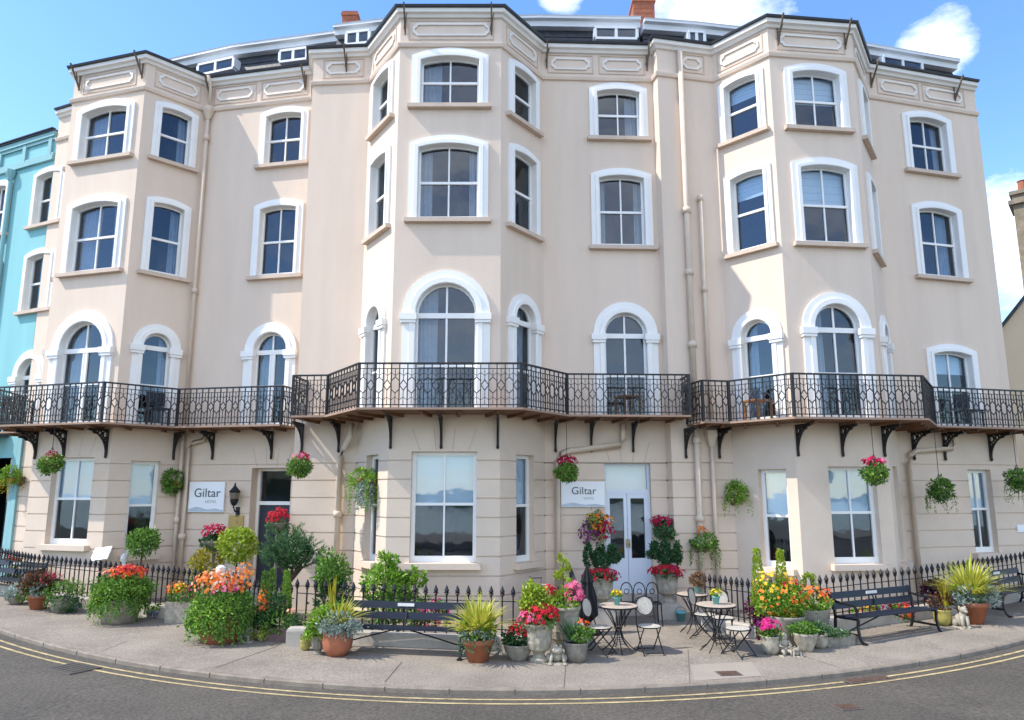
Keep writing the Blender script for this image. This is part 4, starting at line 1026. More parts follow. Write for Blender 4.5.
# left side, in front of the railing
t = plant('rosette_plant', 'pale silvery rosettes in a low pot beside the far left bench', 'plant', 16, 604)
pot(t, 'bowl', .2, .16, M['greystone']); ball(t, 'foliage', G['silver'], (0, 0, .26), (.30, .22, .14), 220, .07); ball(t, 'foliage', G['bright'], (.2, -.05, .2), (.16, .14, .12), 120, .05)
t = plant('potted_cordyline', 'terracotta pot with bronze spiky leaves and silver foliage near the left edge', 'potted plant', 38, 609)
pot(t, 'terra', .23, .32, M['terra']); spikes(t, 'leaves', G['bronze'], (0, 0, .3), 200, .70, .045); ball(t, 'foliage', G['bronze'], (-.05, 0, .55), (.38, .28, .26), 300, .07); ball(t, 'under_foliage', G['mid'], (-.05, 0, .42), (.36, .28, .2), 200, .06); ball(t, 'silver_foliage', G['silver'], (.12, -.2, .42), (.17, .12, .14), 160, .05); flowers(t, 'blossoms', G['crimson'], (.25, -.05, .62), (.28, .2, .2), 60, .05)
t = plant('trailing_planter', 'dark stone planter overgrown with grey green trailing leaves beside the bronze cordyline', 'planter', 62, 612)
pot(t, 'tub', .24, .30, M['greystone']); ball(t, 'foliage', G['mid'], (.02, 0, .4), (.36, .3, .28), 420, .05); trail(t, 'trailing_leaves', G['olive'], (0, -.02, .36), .24, 22, .34); ball(t, 'foliage', G['deep'], (.2, -.1, .2), (.3, .2, .16), 200, .05)
t = plant('flower_tub', 'large stone tub overflowing with bushy leaves and orange red flowers at the left', 'planter', 119, 622)
pot(t, 'tub', .40, .46, M['urn']); ball(t, 'foliage', G['mid'], (0, 0, .60), (.58, .48, .38), 2200, .055, clumps=34); ball(t, 'foliage', G['bright'], (.0, -.08, .50), (.56, .47, .40), 1200, .05, clumps=20); trail(t, 'trailing_leaves', G['mid'], (0, -.05, .5), .44, 120, .46, .06)
flowers(t, 'blossoms', G['redorange'], (.10, -.05, .96), (.38, .3, .15), 170, .07); flowers(t, 'red_blossoms', G['red'], (.12, -.08, .97), (.36, .3, .15), 90, .065); flowers(t, 'pale_blossoms', G['peach'], (-.25, -.1, .96), (.2, .2, .1), 40, .05)
t = plant('flower_tub', 'biggest terracotta tub with a wide leafy mound topped by orange and pink flowers', 'planter', 221, 641)
pot(t, 'tub', .42, .48, M['terra']); ball(t, 'foliage', G['mid'], (0, -.04, .52), (.58, .50, .44), 2700, .05, clumps=38); ball(t, 'foliage', G['bright'], (-.06, -.1, .46), (.55, .48, .42), 1300, .05, clumps=20); trail(t, 'trailing_leaves', G['mid'], (0, -.05, .50), .47, 150, .50, .06)
flowers(t, 'blossoms', G['orange'], (-.12, -.1, .98), (.42, .3, .26), 150, .075); flowers(t, 'peach_blossoms', G['peach'], (-.05, -.1, 1.0), (.46, .3, .26), 90, .07); flowers(t, 'tall_blossoms', G['orange'], (.34, 0, 1.0), (.20, .2, .34), 80, .07); flowers(t, 'red_blossoms', G['redorange'], (.1, -.2, .96), (.3, .2, .16), 40, .07); flowers(t, 'pink_blossoms', G['pink'], (.12, -.25, .92), (.24, .2, .14), 70, .06)
def bust(name, label, px, py, Y, post=False, s=1.0):
    q = dp(px, py, Y); t = thing(name, label, 'statue', (q.x, q.y, q.z-.0), 0)
    mb = MB(); mb.lathe([(.09*s, -.22*s), (.12*s, -.2*s), (.06*s, -.16*s), (.05*s, -.1*s), (.13*s, -.06*s), (.15*s, -.03*s), (.06*s, .03*s), (.05*s, .07*s)], 14); mb.ell((0, -.01, .15*s), (.085*s, .10*s, .125*s), 14, 10, jit=.05); mb.ell((0, -.10*s, .14*s), (.018*s, .03*s, .03*s), 6, 5); mb.ell((0, .02*s, .19*s), (.095*s, .10*s, .09*s), 12, 8, jit=.2)
    mb.build('bust', M['whitestone'], t)
    if post:
        b = MB(); h = q.z-.2*s-zg(q.x); b.box((0, 0, -.22*s-h/2+.01), (.2, .2, h)); b.box((0, 0, -.22*s-.02), (.26, .26, .05)); b.build('pedestal', M['urn'], t)
    return t
bust('stone_bust', 'small white stone bust on a pedestal behind the orange red flower tub', 124, 565, 16.8, True, .95)
bust('stone_bust', 'small white stone bust rising out of the orange and pink flower mound', 220, 580, 13.9, True, 1.0)
def lolly(label, px, py, Y, r, m, n, h0=None, group='ball trained trees'):
    q = dp(px, py, Y); t = thing('ball_tree', label, 'tree', (q.x, q.y, zg(q.x)), 0, group); H = q.z-zg(q.x)
    stem(t, (0, 0, .2), (0, 0, H), .022, 'trunk'); ball(t, 'crown', m, (0, 0, H), (r, r, r*.92), n, .07, clumps=40, fillin=.45); pot(t, 'tub', .22, .3, M['greystone'])
    return t
lolly('round headed small bay tree on a thin stem behind the left railing', 143, 542, 16.7, .33, G['mid'], 700)
lolly('bright lime green ball tree on a thin stem left of the dark doorway', 238, 545, 15.7, .40, G['lime'], 1000)
t = back('golden_shrub', 'rounded golden yellow shrub beside the lime green ball tree', 'shrub', 207, 15.9); H = zrel(t, 207, 566)
ball(t, 'foliage', G['gold'], (0, 0, H), (.40, .34, .38), 1000, .055, clumps=24); stem(t, (0, 0, .25), (0, 0, H), .03); pot(t, 'tub', .28, .35, M['terra'])
t = back('red_begonia_bowl', 'deep red flowers in a dark green bowl planter beneath the left Giltar sign', 'planter', 213, 16.0); H = zrel(t, 213, 549)
mb = MB(); mb.lathe([(.03, -H), (.03, -.1), (.12, -.02), (.26, .14), (.27, .18), (.24, .18)], 16, c=(0, 0, H)); mb.build('pedestal_bowl', M['greystone'], t); ball(t, 'foliage', G['deep'], (0, 0, H+.15), (.30, .26, .16), 420, .06); flowers(t, 'blossoms', G['crimson'], (0, -.02, H+.36), (.26, .22, .18), 130, .08)
t = plant('flower_trough', 'white stone trough with yellow orange and magenta flowers between the two big flower mounds', 'planter', 180, 622)
trough(t, .52, .34, .42, M['urn']); ball(t, 'foliage', G['mid'], (.05, 0, .56), (.34, .22, .2), 420, .05); flowers(t, 'blossoms', G['orange'], (-.06, -.1, .64), (.2, .16, .16), 60, .06); flowers(t, 'yellow_blossoms', G['yellow'], (.02, -.14, .66), (.16, .12, .12), 36, .055); flowers(t, 'magenta_blossoms', G['magenta'], (.26, -.05, .56), (.14, .12, .2), 44, .06); spikes(t, 'leaves', G['deep'], (.22, 0, .5), 30, .5, .03, .5)
for px, lab in ((149, 'left one of the two tiny blue and white pots on the pavement'), (156, 'right one of the two tiny blue and white pots on the pavement')):
    t = plant('small_pot', lab, 'pot', px, 618, 'tiny blue and white pots'); pot(t, 'terra', .065, .15, M['bluepot']); ball(t, 'foliage', G['bright'], (0, 0, .2), (.09, .09, .07), 60, .04)
t = back('sign_board', '', 'menu board', 101, 17.0); t['label'] = 'tilted white menu board on a post behind the left railing'; H = zrel(t, 101, 554)
mb = MB(); mb.box((0, 0, (H-.1)/2), (.05, .05, H-.1)); mb.build('post', M['iron'], t)
mb = MB(); T = Matrix.Translation((0, 0, H)) @ Matrix.Rotation(R(-8), 4, 'Y') @ Matrix.Rotation(R(48), 4, 'X'); mb.box((0, 0, 0), (.40, .36, .05), 0, T); mb.build('frame', M['white'], t)
mb = MB(); mb.box((0, 0, .028), (.31, .27, .006), 0, T); mb.build('menu_sheet', M['paper'], t)
mb = MB(); [mb.box((0, .11-.027*k, .0325), (.24-.04*(k % 3), .009, .002), 0, T) for k in range(9)]; mb.build('ruled_lines', M['greytext'], t)
# entrance group
t = back('olive_tree', 'dark green feathery small tree with a forked trunk in front of the dark doorway', 'tree', 290, 15.0); H = zrel(t, 290, 552)
mb = MB(); mb.tube([(0, 0, 0), (.02, 0, .5), (-.02, 0, .95), (.0, 0, H-.5)], [.07, .06, .055, .05], 8)
for dx, dy, dz in ((-.42, .1, 0), (.42, -.1, -.05), (.1, .2, .2), (-.12, -.2, .12), (.62, .05, -.16)): mb.tube([(0, 0, H-.62), (dx*.4, dy*.4, H-.32), (dx, dy, H+dz)], [.045, .03, .014], 6)
mb.build('trunk', M['bark'], t)
mb = MB()
for k in range(95):
    v = rv(); c = Vector((v.x*.58+.03, v.y*.42, H+v.z*.36+.06*math.cos(v.x*5)));
    if abs(v.x) > .7: c.z -= .12
    up = (Vector((v.x*.7, v.y*.7, .6))+rv()*.3).normalized()
    for j in range(34):
        q = c+up*j*.0065+rv()*.03; mb.leaf(q, up*.8+rv()*.7, rv(), .085*PR.uniform(.7, 1.2), .016)
mb.build('crown', G['olive'], t)
ball(t, 'inner_foliage', G['deep'], (0, 0, H), (.52, .38, .30), 900, .06, clumps=24)
t = back('red_flower_pot', 'bright red flowers rising above the feathery tree in front of the dark doorway', 'planter', 276, 16.6); H = zrel(t, 276, 517)
mb = MB(); mb.lathe([(.03, 0), (.03, H-.4), (.12, H-.3), (.22, H-.14), (.2, H-.13)], 14); mb.build('pedestal_bowl', M['greystone'], t); flowers(t, 'blossoms', G['red'], (0, 0, H-.02), (.24, .2, .2), 90, .10); ball(t, 'foliage', G['olive'], (0, 0, H-.2), (.25, .22, .14), 260, .06)
t = plant('topiary_trough', 'purple glazed trough with clipped columns, box balls and orange flowers before the iron gate', 'planter', 280, 640)
trough(t, .50, .32, .24, M['purplepot']); ball(t, 'box_ball', G['deep'], (-.06, 0, .62), (.20, .19, .19), 520, .035); ball(t, 'foliage', G['mid'], (.02, -.05, .32), (.40, .24, .22), 700, .045); cone(t, 'clipped_column', G['bright'], (.03, .12, .5), .11, .72, 800, .045); cone(t, 'clipped_column', G['mid'], (-.25, .14, .4), .10, .85, 800, .045); cone(t, 'clipped_column', G['mid'], (-.40, .16, .4), .10, .80, 800, .045); flowers(t, 'blossoms', G['orange'], (-.36, -.02, .62), (.08, .08, .30), 60, .06); flowers(t, 'red_blossoms', G['redorange'], (-.30, -.02, .45), (.09, .08, .2), 30, .05); ball(t, 'silver_foliage', G['olive'], (.24, -.1, .34), (.14, .12, .12), 160, .05); flowers(t, 'peach_blossoms', G['peach'], (.22, -.1, .52), (.08, .08, .06), 12, .06)
t = plant('leafy_planter', 'low dark green planter between the big orange mound and the purple trough', 'planter', 262, 640)
pot(t, 'bowl', .16, .2, M['greystone']); ball(t, 'foliage', G['deep'], (0, 0, .32), (.22, .2, .2), 420, .05); ball(t, 'foliage', G['lime'], (.02, -.1, .12), (.18, .12, .1), 140, .04)
def figure(name, label, px, py, kind, s=1.0, m=None):
    t = plant(name, label, 'statue', px, py); mb = MB(); m = m or M['urn']
    if kind == 'dog':
        mb.ell((0, .05*s, .12*s), (.085*s, .14*s, .12*s), 12, 8, jit=.06); mb.ell((0, -.05*s, .2*s), (.07*s, .07*s, .12*s), 10, 8); mb.ell((0, -.09*s, .33*s), (.065*s, .075*s, .065*s), 10, 8); mb.ell((0, -.17*s, .31*s), (.035*s, .05*s, .03*s), 8, 6)
        for a in (-1, 1): mb.ell((a*.055*s, -.06*s, .36*s), (.02*s, .03*s, .05*s), 6, 5); mb.tube([(a*.05*s, -.1*s, .22*s), (a*.05*s, -.13*s, .0)], [.035*s, .028*s], 7); mb.ell((a*.05*s, -.16*s, .02*s), (.03*s, .05*s, .02*s), 7, 5); mb.ell((a*.09*s, .08*s, .07*s), (.04*s, .09*s, .07*s), 8, 6)
    elif kind == 'frog':
        mb.ell((0, .03*s, .10*s), (.12*s, .14*s, .10*s), 12, 8, jit=.05); mb.ell((0, -.08*s, .19*s), (.09*s, .08*s, .06*s), 10, 7)
        for a in (-1, 1): mb.ell((a*.05*s, -.09*s, .25*s), (.028*s, .03*s, .03*s), 7, 5); mb.ell((a*.12*s, .03*s, .06*s), (.05*s, .11*s, .06*s), 8, 6); mb.tube([(a*.08*s, -.07*s, .14*s), (a*.11*s, -.15*s, .0)], [.03*s, .024*s], 6); mb.ell((a*.11*s, -.19*s, .012*s), (.045*s, .05*s, .014*s), 7, 5)
    else:                                               # pair of cherubs / seated child
        mb.ell((0, .02*s, .10*s), (.10*s, .10*s, .11*s), 10, 8, jit=.08); mb.ell((0, 0, .22*s), (.075*s, .06*s, .10*s), 10, 8); mb.ell((0, -.01*s, .35*s), (.06*s, .065*s, .07*s), 10, 8, jit=.08)
        for a in (-1, 1): mb.tube([(a*.07*s, 0, .27*s), (a*.11*s, -.06*s, .18*s), (a*.05*s, -.1*s, .16*s)], [.03*s, .026*s, .02*s], 6); mb.tube([(a*.05*s, -.02*s, .08*s), (a*.07*s, -.15*s, .10*s), (a*.07*s, -.17*s, .0)], [.045*s, .035*s, .025*s], 6)
    mb.box((0, -.02*s, -.005), (.28*s, .34*s, .03)); mb.build('figure', m, t, smooth=True); return t
figure('stone_figure', 'small pale stone figure at the right foot of the biggest flower mound', 247, 641, 'child', .9, M['urn'])
p = gp(297, 645); t = thing('stone_block', 'pale low stone block at the end of the middle railing plinth', 'block', (p.x, p.y, p.z), .1)
mb = MB(); mb.add([(x*k, y*k, z) for z, k in ((0, 1), (.26, 1), (.30, .9)) for x, y in ((-.17, -.15), (.17, -.15), (.17, .15), (-.17, .15))], [(0, 3, 2, 1)]+[(a*4+j, a*4+(j+1) % 4, a*4+4+(j+1) % 4, a*4+4+j) for a in (0, 1) for j in range(4)]+[(8, 9, 10, 11)]); mb.build('block', M['plinth'], t)
# middle
t = plant('small_pot', 'small mustard yellow jar beside the pale stone block', 'pot', 305, 650); pot(t, 'round', .09, .17, M['yellowpot']); ball(t, 'foliage', G['lime'], (0, 0, .2), (.08, .08, .05), 60, .04)
t = plant('grey_urn', 'little grey stone urn with a leafy plant left of the middle bench', 'planter', 318, 654); pot(t, 'urn', .13, .3, M['greystone']); ball(t, 'foliage', G['bright'], (-.04, 0, .4), (.2, .17, .18), 320, .06)
t = plant('potted_grass', 'terracotta pot with yellow green spiky leaves and silver foliage at the left end of the middle bench', 'potted plant', 337, 655)
pot(t, 'round', .26, .42, M['terra']); spikes(t, 'leaves', G['blade'], (0, 0, .42), 140, .72, .036, 1.0, .7); ball(t, 'foliage', G['bright'], (-.16, 0, .58), (.30, .26, .24), 460, .06); ball(t, 'silver_foliage', G['silver'], (.05, -.18, .52), (.36, .16, .19), 460, .055); spikes(t, 'yellow_plume', G['gold'], (-.12, .05, .7), 16, .55, .05, .15)
t = plant('potted_grass', 'terracotta pot with bright yellow arching grass at the right end of the middle bench', 'potted plant', 478, 661)
pot(t, 'terra', .25, .36, M['terra']); spikes(t, 'leaves', G['blade'], (0, 0, .36), 300, .82, .042, 1.0, .72); ball(t, 'silver_foliage', G['silver'], (-.02, -.16, .42), (.28, .14, .12), 150, .05); ball(t, 'foliage', G['bright'], (0, .02, .5), (.3, .26, .2), 300, .06); trail(t, 'trailing_leaves', G['olive'], (0, -.04, .38), .26, 26, .32)
t = back('climbing_shrub', 'mid green leafy shrub behind the left end of the middle railing', 'shrub', 333, 14.2); H = zrel(t, 333, 574)
stem(t, (0, 0, 0), (0, 0, H), .03); ball(t, 'foliage', G['mid'], (0, 0, H), (.30, .3, .42), 700, .075, clumps=22); ball(t, 'foliage', G['deep'], (.05, 0, H-.5), (.34, .3, .45), 500, .07, clumps=16)
t = back('leafy_shrub', 'loose bright green shrub behind the railing and the middle bench', 'shrub', 388, 14.1); H = zrel(t, 388, 582)
for dx in (-.3, 0, .35): stem(t, (dx*.3, 0, 0), (dx, 0, H), .015)
ball(t, 'foliage', G['bright'], (-.02, 0, H-.05), (.48, .34, .40), 900, .075, clumps=24, fillin=.15); ball(t, 'foliage', G['mid'], (.1, 0, H-.45), (.60, .35, .32), 700, .07, clumps=18)
for dx, dz in ((-.05, .5), (.08, .42), (.45, .2), (.62, .15)): 
    stem(t, (dx*.7, 0, H-.3), (dx, 0, H+dz), .008, 'shoot'); ball(t, 'foliage', G['bright'], (dx, 0, H+dz-.08), (.12, .12, .15), 90, .075, clumps=6)
t = back('rambling_rose', 'hot pink flowers behind the slats of the middle bench', 'flowers', 436, 13.5); H = zrel(t, 436, 618)
ball(t, 'foliage', G['mid'], (-.08, 0, H), (.36, .2, .36), 420, .06); flowers(t, 'blossoms', G['magenta'], (.0, -.08, H-.02), (.34, .2, .34), 90, .095, top=False); flowers(t, 'pink_blossoms', G['pink'], (0, -.1, H), (.3, .2, .3), 36, .08, top=False)
t = plant('stone_bowl', 'low stone bowl with small red flowers beside the white fluted urn', 'planter', 518, 660); pot(t, 'bowl', .24, .26, M['greystone']); ball(t, 'foliage', G['deep'], (0, 0, .36), (.24, .22, .14), 380, .05); flowers(t, 'blossoms', G['red'], (.02, -.04, .46), (.19, .17, .14), 80, .06)
t = plant('flower_urn', 'white fluted stone urn full of red flowers and lime foliage at the railing end', 'planter', 539, 661)
pot(t, 'urn', .24, .60, M['urn']); flowers(t, 'blossoms', G['red'], (.02, -.08, .72), (.29, .22, .18), 160, .085); flowers(t, 'pink_blossoms', G['pink'], (-.16, -.14, .68), (.18, .14, .14), 40, .08); ball(t, 'foliage', G['lime'], (-.04, 0, .95), (.25, .22, .24), 560, .06); ball(t, 'foliage', G['mid'], (0, 0, .66), (.3, .26, .18), 320, .06); ball(t, 'foliage', G['lime'], (-.12, .02, 1.12), (.14, .14, .12), 200, .05)
t = plant('pedestal_urn', 'stone pedestal urn with a spiral topiary and pink flowers beside the white fluted urn', 'planter', 563, 653)
pot(t, 'urn', .30, .78, M['urn']); cone(t, 'spiral_topiary', G['lime'], (.02, 0, .80), .24, .84, 1200, .045, True); stem(t, (.02, 0, .7), (.02, 0, 1.5), .018); flowers(t, 'blossoms', G['pink'], (.2, -.08, .95), (.16, .16, .22), 80, .09); flowers(t, 'red_blossoms', G['red'], (-.22, -.06, .98), (.12, .12, .16), 40, .08); ball(t, 'foliage', G['bright'], (0, -.08, .82), (.26, .2, .10), 240, .06)
figure('stone_frog', 'pale stone frog figure sitting at the foot of the two urns', 557, 662, 'frog', 1.05, M['urn'])
t = plant('stone_tub', 'grey stone tub with rosemary and small succulents right of the urns', 'planter', 576, 661); pot(t, 'tub', .20, .30, M['greystone']); spikes(t, 'rosemary', G['olive'], (-.08, 0, .34), 90, .36, .03, .9, .2); ball(t, 'foliage', G['mid'], (.1, -.05, .42), (.18, .16, .12), 260, .05); flowers(t, 'blossoms', G['redorange'], (.1, .05, .55), (.12, .1, .08), 18, .06)
t = back('white_lilies', 'white flowers among the spikes behind the fluted urn', 'flowers', 540, 13.2); H = zrel(t, 540, 591)
for dx in (-.2, 0, .2): stem(t, (dx, 0, 0), (dx, 0, H), .008)
flowers(t, 'blossoms', G['white'], (0, 0, H), (.30, .1, .12), 26, .11, top=False); ball(t, 'foliage', G['mid'], (0, 0, H-.3), (.3, .12, .24), 160, .07)
t = back('sign_hook', 'thin iron hook frame standing above the railing near the fluted urn', 'hook', 530, 13.2); H = zrel(t, 530, 576)
mb = MB(); mb.tube([(0, 0, 0), (0, 0, H)], .011, 6); mb.tube([(0, 0, H-.04), (.22, 0, H-.03)], .009, 6); mb.tube([(.2, 0, H-.03), (.2, 0, H-.26)], .006, 5); mb.tube([(.02, 0, H-.2), (.2, 0, H-.26)], .006, 5); mb.build('hook', M['iron'], t)
# either side of the double doors
def door_urn(label, px, py, mirror):
    t = plant('topiary_urn', label, 'planter', px, py, 'topiary urns beside the double doors')
    s = -1 if mirror else 1
    mb = MB(); mb.box((0, 0, .14), (.50, .46, .28)); mb.box((0, 0, .30), (.44, .40, .05)); mb.build('pedestal', M['plinth'], t)
    pot(t, 'urn', .27, .62, M['urn'], c=(0, 0, .322))
    ball(t, 'topiary_ball', G['deep'], (0, .02, 1.30), (.19, .18, .20), 1000, .042, clumps=22, fillin=.4); ball(t, 'topiary_spiral', G['deep'], (-.27*s, 0, 1.38), (.085, .085, .27), 520, .042); ball(t, 'topiary_spiral', G['deep'], (.27*s, 0, 1.34), (.15, .11, .09), 420, .042); ball(t, 'topiary_spiral', G['deep'], (.24*s, 0, 1.50), (.09, .09, .11), 260, .042); ball(t, 'topiary_top', G['deep'], (.0, 0, 1.54), (.08, .08, .10), 220, .042)
    flowers(t, 'blossoms', G['red'], (-.05, -.06, .98), (.32, .26, .15), 150, .085); flowers(t, 'crimson_blossoms', G['crimson'], (.12, -.08, .96), (.26, .2, .15), 60, .08); ball(t, 'foliage', G['olive'], (.02*s, -.12, .95), (.28, .2, .10), 260, .06)
    return t
door_urn('stone urn with dark topiary and red flowers left of the double doors', 602, 624, False)
door_urn('stone urn with dark topiary and red flowers right of the double doors', 668, 618, True)
def wall_basket(fk, px, py, label, parts, hook=True, d=.24, group=None):
    fc = FC[fk]; u, z = fc.uv(px, py, d); q = fc.pt(u, d, z); t = thing('wall_basket', label, 'flower basket', tuple(q), 0, group)
    mb = MB(); n = 12; w = Vector((fc.n.x, fc.n.y, 0)); e = Vector((fc.e.x, fc.e.y, 0)); vs = []
    for j, (rr, zz) in enumerate(((.03, -.22), (.15, -.12), (.2, .0), (.2, .03))):
        for k in range(n+1):
            a = PI*k/n; vs.append(e*rr*math.cos(a)+w*(rr*math.sin(a)-d*.8)+Vector((0, 0, zz)))
    mb.add(vs, [(j*(n+1)+k, j*(n+1)+k+1, (j+1)*(n+1)+k+1, (j+1)*(n+1)+k) for j in range(3) for k in range(n)])
    mb.build('basket', M['rust'], t)
    if hook:
        mb = MB(); mb.tube([-w*(d-.02)+e*.05+Vector((0, 0, -.1)), -w*(d-.02)+e*.05+Vector((0, 0, .6))], .012, 5); mb.tube([-w*(d-.02)-e*.05+Vector((0, 0, -.1)), -w*(d-.02)-e*.05+Vector((0, 0, .6))], .012, 5); mb.build('hanger', M['iron'], t)
    for p_ in parts: p_(t)
    return t
wall_basket('C4C5', 597, 527, 'wall basket of purple, orange and red flowers left of the double doors', [
  lambda t: flowers(t, 'purple_blossoms', G['violet'], (-.16, -.05, -.1), (.24, .18, .26), 120, .075, top=False), lambda t: flowers(t, 'orange_blossoms', G['orange'], (.1, -.05, .12), (.26, .2, .24), 110, .07, top=False), lambda t: flowers(t, 'red_blossoms', G['crimson'], (.16, -.06, .0), (.22, .2, .26), 110, .075, top=False), lambda t: flowers(t, 'yellow_blossoms', G['yellow'], (-.14, -.05, .2), (.14, .12, .12), 24, .06), lambda t: ball(t, 'foliage', G['mid'], (0, 0, 0), (.30, .2, .32), 260, .06)], False)
wall_basket('C4C5', 663, 530, 'wall basket with a silvery green ball and red flowers right of the double doors', [
  lambda t: ball(t, 'foliage', G['olive'], (.02, -.02, -.05), (.24, .2, .17), 520, .05, clumps=26), lambda t: flowers(t, 'blossoms', G['crimson'], (-.02, -.02, .16), (.26, .2, .15), 130, .08), lambda t: ball(t, 'foliage', G['deep'], (.0, 0, .1), (.22, .2, .1), 160, .06)], False)
wall_basket('R0R1', 705, 546, 'trailing green wall basket with a tuft of orange flowers beside the wall table', [
  lambda t: trail(t, 'trailing_leaves', G['mid'], (0, 0, .04), .24, 44, .60), lambda t: ball(t, 'foliage', G['mid'], (0, 0, .08), (.30, .24, .18), 380, .055), lambda t: flowers(t, 'blossoms', G['orange'], (-.05, 0, .30), (.13, .12, .14), 46, .06)])
wall_basket('R0R1', 737, 496, 'bright leafy wall basket beside the twin downpipes and the right bay', [
  lambda t: ball(t, 'foliage', G['bright'], (0, 0, .08), (.27, .24, .24), 460, .055), lambda t: trail(t, 'trailing_leaves', G['bright'], (0, 0, .0), .22, 34, .46), lambda t: flowers(t, 'blossoms', G['peach'], (0, -.1, -.02), (.2, .16, .2), 14, .05)], False)
wall_basket('C1C2', 362, 482, 'long trailing leafy wall basket at the left edge of the middle bay', [
  lambda t: ball(t, 'foliage', G['bright'], (0, 0, .1), (.30, .24, .22), 440, .055), lambda t: trail(t, 'trailing_leaves', G['bright'], (0, 0, .05), .26, 46, .80), lambda t: trail(t, 'silver_trails', G['silver'], (.08, -.08, .03), .07, 40, .70, .075), lambda t: flowers(t, 'blossoms', G['redorange'], (-.05, -.18, .0), (.12, .08, .14), 16, .05)], False)
wall_basket('L3L4', 173, 484, 'dark leafy wall basket over the left downpipes with a few orange flowers', [
  lambda t: ball(t, 'foliage', G['mid'], (0, 0, .06), (.27, .24, .30), 640, .06), lambda t: trail(t, 'trailing_leaves', G['mid'], (0, 0, -.05), .2, 18, .4), lambda t: flowers(t, 'blossoms', G['redorange'], (.16, -.1, -.04), (.1, .1, .12), 12, .05)], False)
wall_basket('TH', 11, 478, 'shaggy green and orange wall basket on the turquoise house', [
  lambda t: ball(t, 'foliage', G['bright'], (0, 0, .05), (.26, .22, .26), 420, .06), lambda t: trail(t, 'trailing_leaves', G['gold'], (0, 0, 0), .2, 26, .5), lambda t: flowers(t, 'blossoms', G['orange'], (0, -.1, -.1), (.16, .1, .12), 20, .05)], False, .35)
# hanging baskets under the balconies
OUTL = {'L': offset([Vector(PL[k]) for k in ['L0','M','L1','L2','L3','L4']], .84), 'C': offset([Vector(PL[k]) for k in ['C0','C1','C2','C3','C4','C5']], .93), 'R': offset([Vector(PL[k]) for k in ['R0','R1','R2','R3','R4','R5']], .86)}
OUTL['R'].append(OUTL['R'][-1]+(OUTL['R'][-1]-OUTL['R'][-2]).normalized()*1.3)
OUTL['L'][0] = OUTL['L'][1]+(OUTL['L'][0]-OUTL['L'][1])*2
OUTL['C'][0] = OUTL['C'][0]+(OUTL['C'][0]-OUTL['C'][1]).normalized()*.5
def hanging(side, seg, px, py, label, kind, group='hanging flower baskets under the balconies'):
    ln = OUTL[side]; fc = Facet(ln[seg], ln[seg+1]); u, z = fc.uv(px, py); q = fc.pt(u, 0, z); t = thing('hanging_basket', label, 'hanging basket', tuple(q), 0, group)
    top = ZB[side]+.05-z
    mb = MB()
    for a in (0, 2.1, 4.2): mb.tube([(.17*math.cos(a), .17*math.sin(a), -.02), (0, 0, .38)], .006, 4)
    mb.tube([(0, 0, .38), (0, 0, top)], .007, 5); mb.build('chain', M['iron'], t)
    mb = MB(); mb.lathe([(.04, -.2), (.13, -.14), (.19, -.02), (.2, 0), (.17, 0)], 14); mb.build('basket', M['rust'], t)
    if kind == 'ball':
        ball(t, 'foliage', G['mid'], (0, 0, -.03), (.25, .25, .22), 700, .05, clumps=26); ball(t, 'foliage', G['bright'], (0, 0, -.02), (.25, .25, .22), 240, .045, clumps=18)
    if kind == 'trail':
        ball(t, 'foliage', G['mid'], (0, 0, .02), (.27, .25, .24), 560, .06); trail(t, 'trailing_leaves', G['mid'], (0, 0, -.04), .22, 32, .55); ball(t, 'foliage', G['deep'], (0, 0, -.1), (.24, .22, .2), 200, .05)
    return t
t = hanging('L', 2, 51, 463, 'round hanging basket with dark red flowers under the left balcony', 'ball'); flowers(t, 'blossoms', G['crimson'], (-.02, 0, .16), (.15, .15, .12), 40, .07); flowers(t, 'pale_blossoms', G['peach'], (0, -.05, .1), (.2, .18, .1), 22, .05)
t = hanging('C', 0, 300, 466, 'round hanging basket with pink and red flowers at the left end of the middle balcony', 'ball'); flowers(t, 'blossoms', G['pink'], (0, 0, .17), (.19, .17, .12), 46, .075); flowers(t, 'red_blossoms', G['red'], (.05, 0, .18), (.15, .14, .12), 30, .07)
t = hanging('C', 4, 567, 471, 'round hanging basket with deep red flowers above the right Giltar sign', 'ball'); flowers(t, 'blossoms', G['crimson'], (0, 0, .2), (.2, .18, .14), 90, .08)
t = hanging('R', 2, 875, 472, 'round hanging basket with crimson and pink flowers in front of the right bay window', 'ball'); flowers(t, 'blossoms', G['crimson'], (-.04, 0, .18), (.2, .18, .13), 70, .08); flowers(t, 'pink_blossoms', G['pink'], (.12, 0, .16), (.14, .14, .12), 30, .07)
t = hanging('R', 4, 940, 490, 'shaggy green hanging basket between the right bay and the last ground floor window', 'trail')
t = hanging('R', 4, 1018, 480, 'shaggy green hanging basket cut off by the right edge of the picture', 'trail')
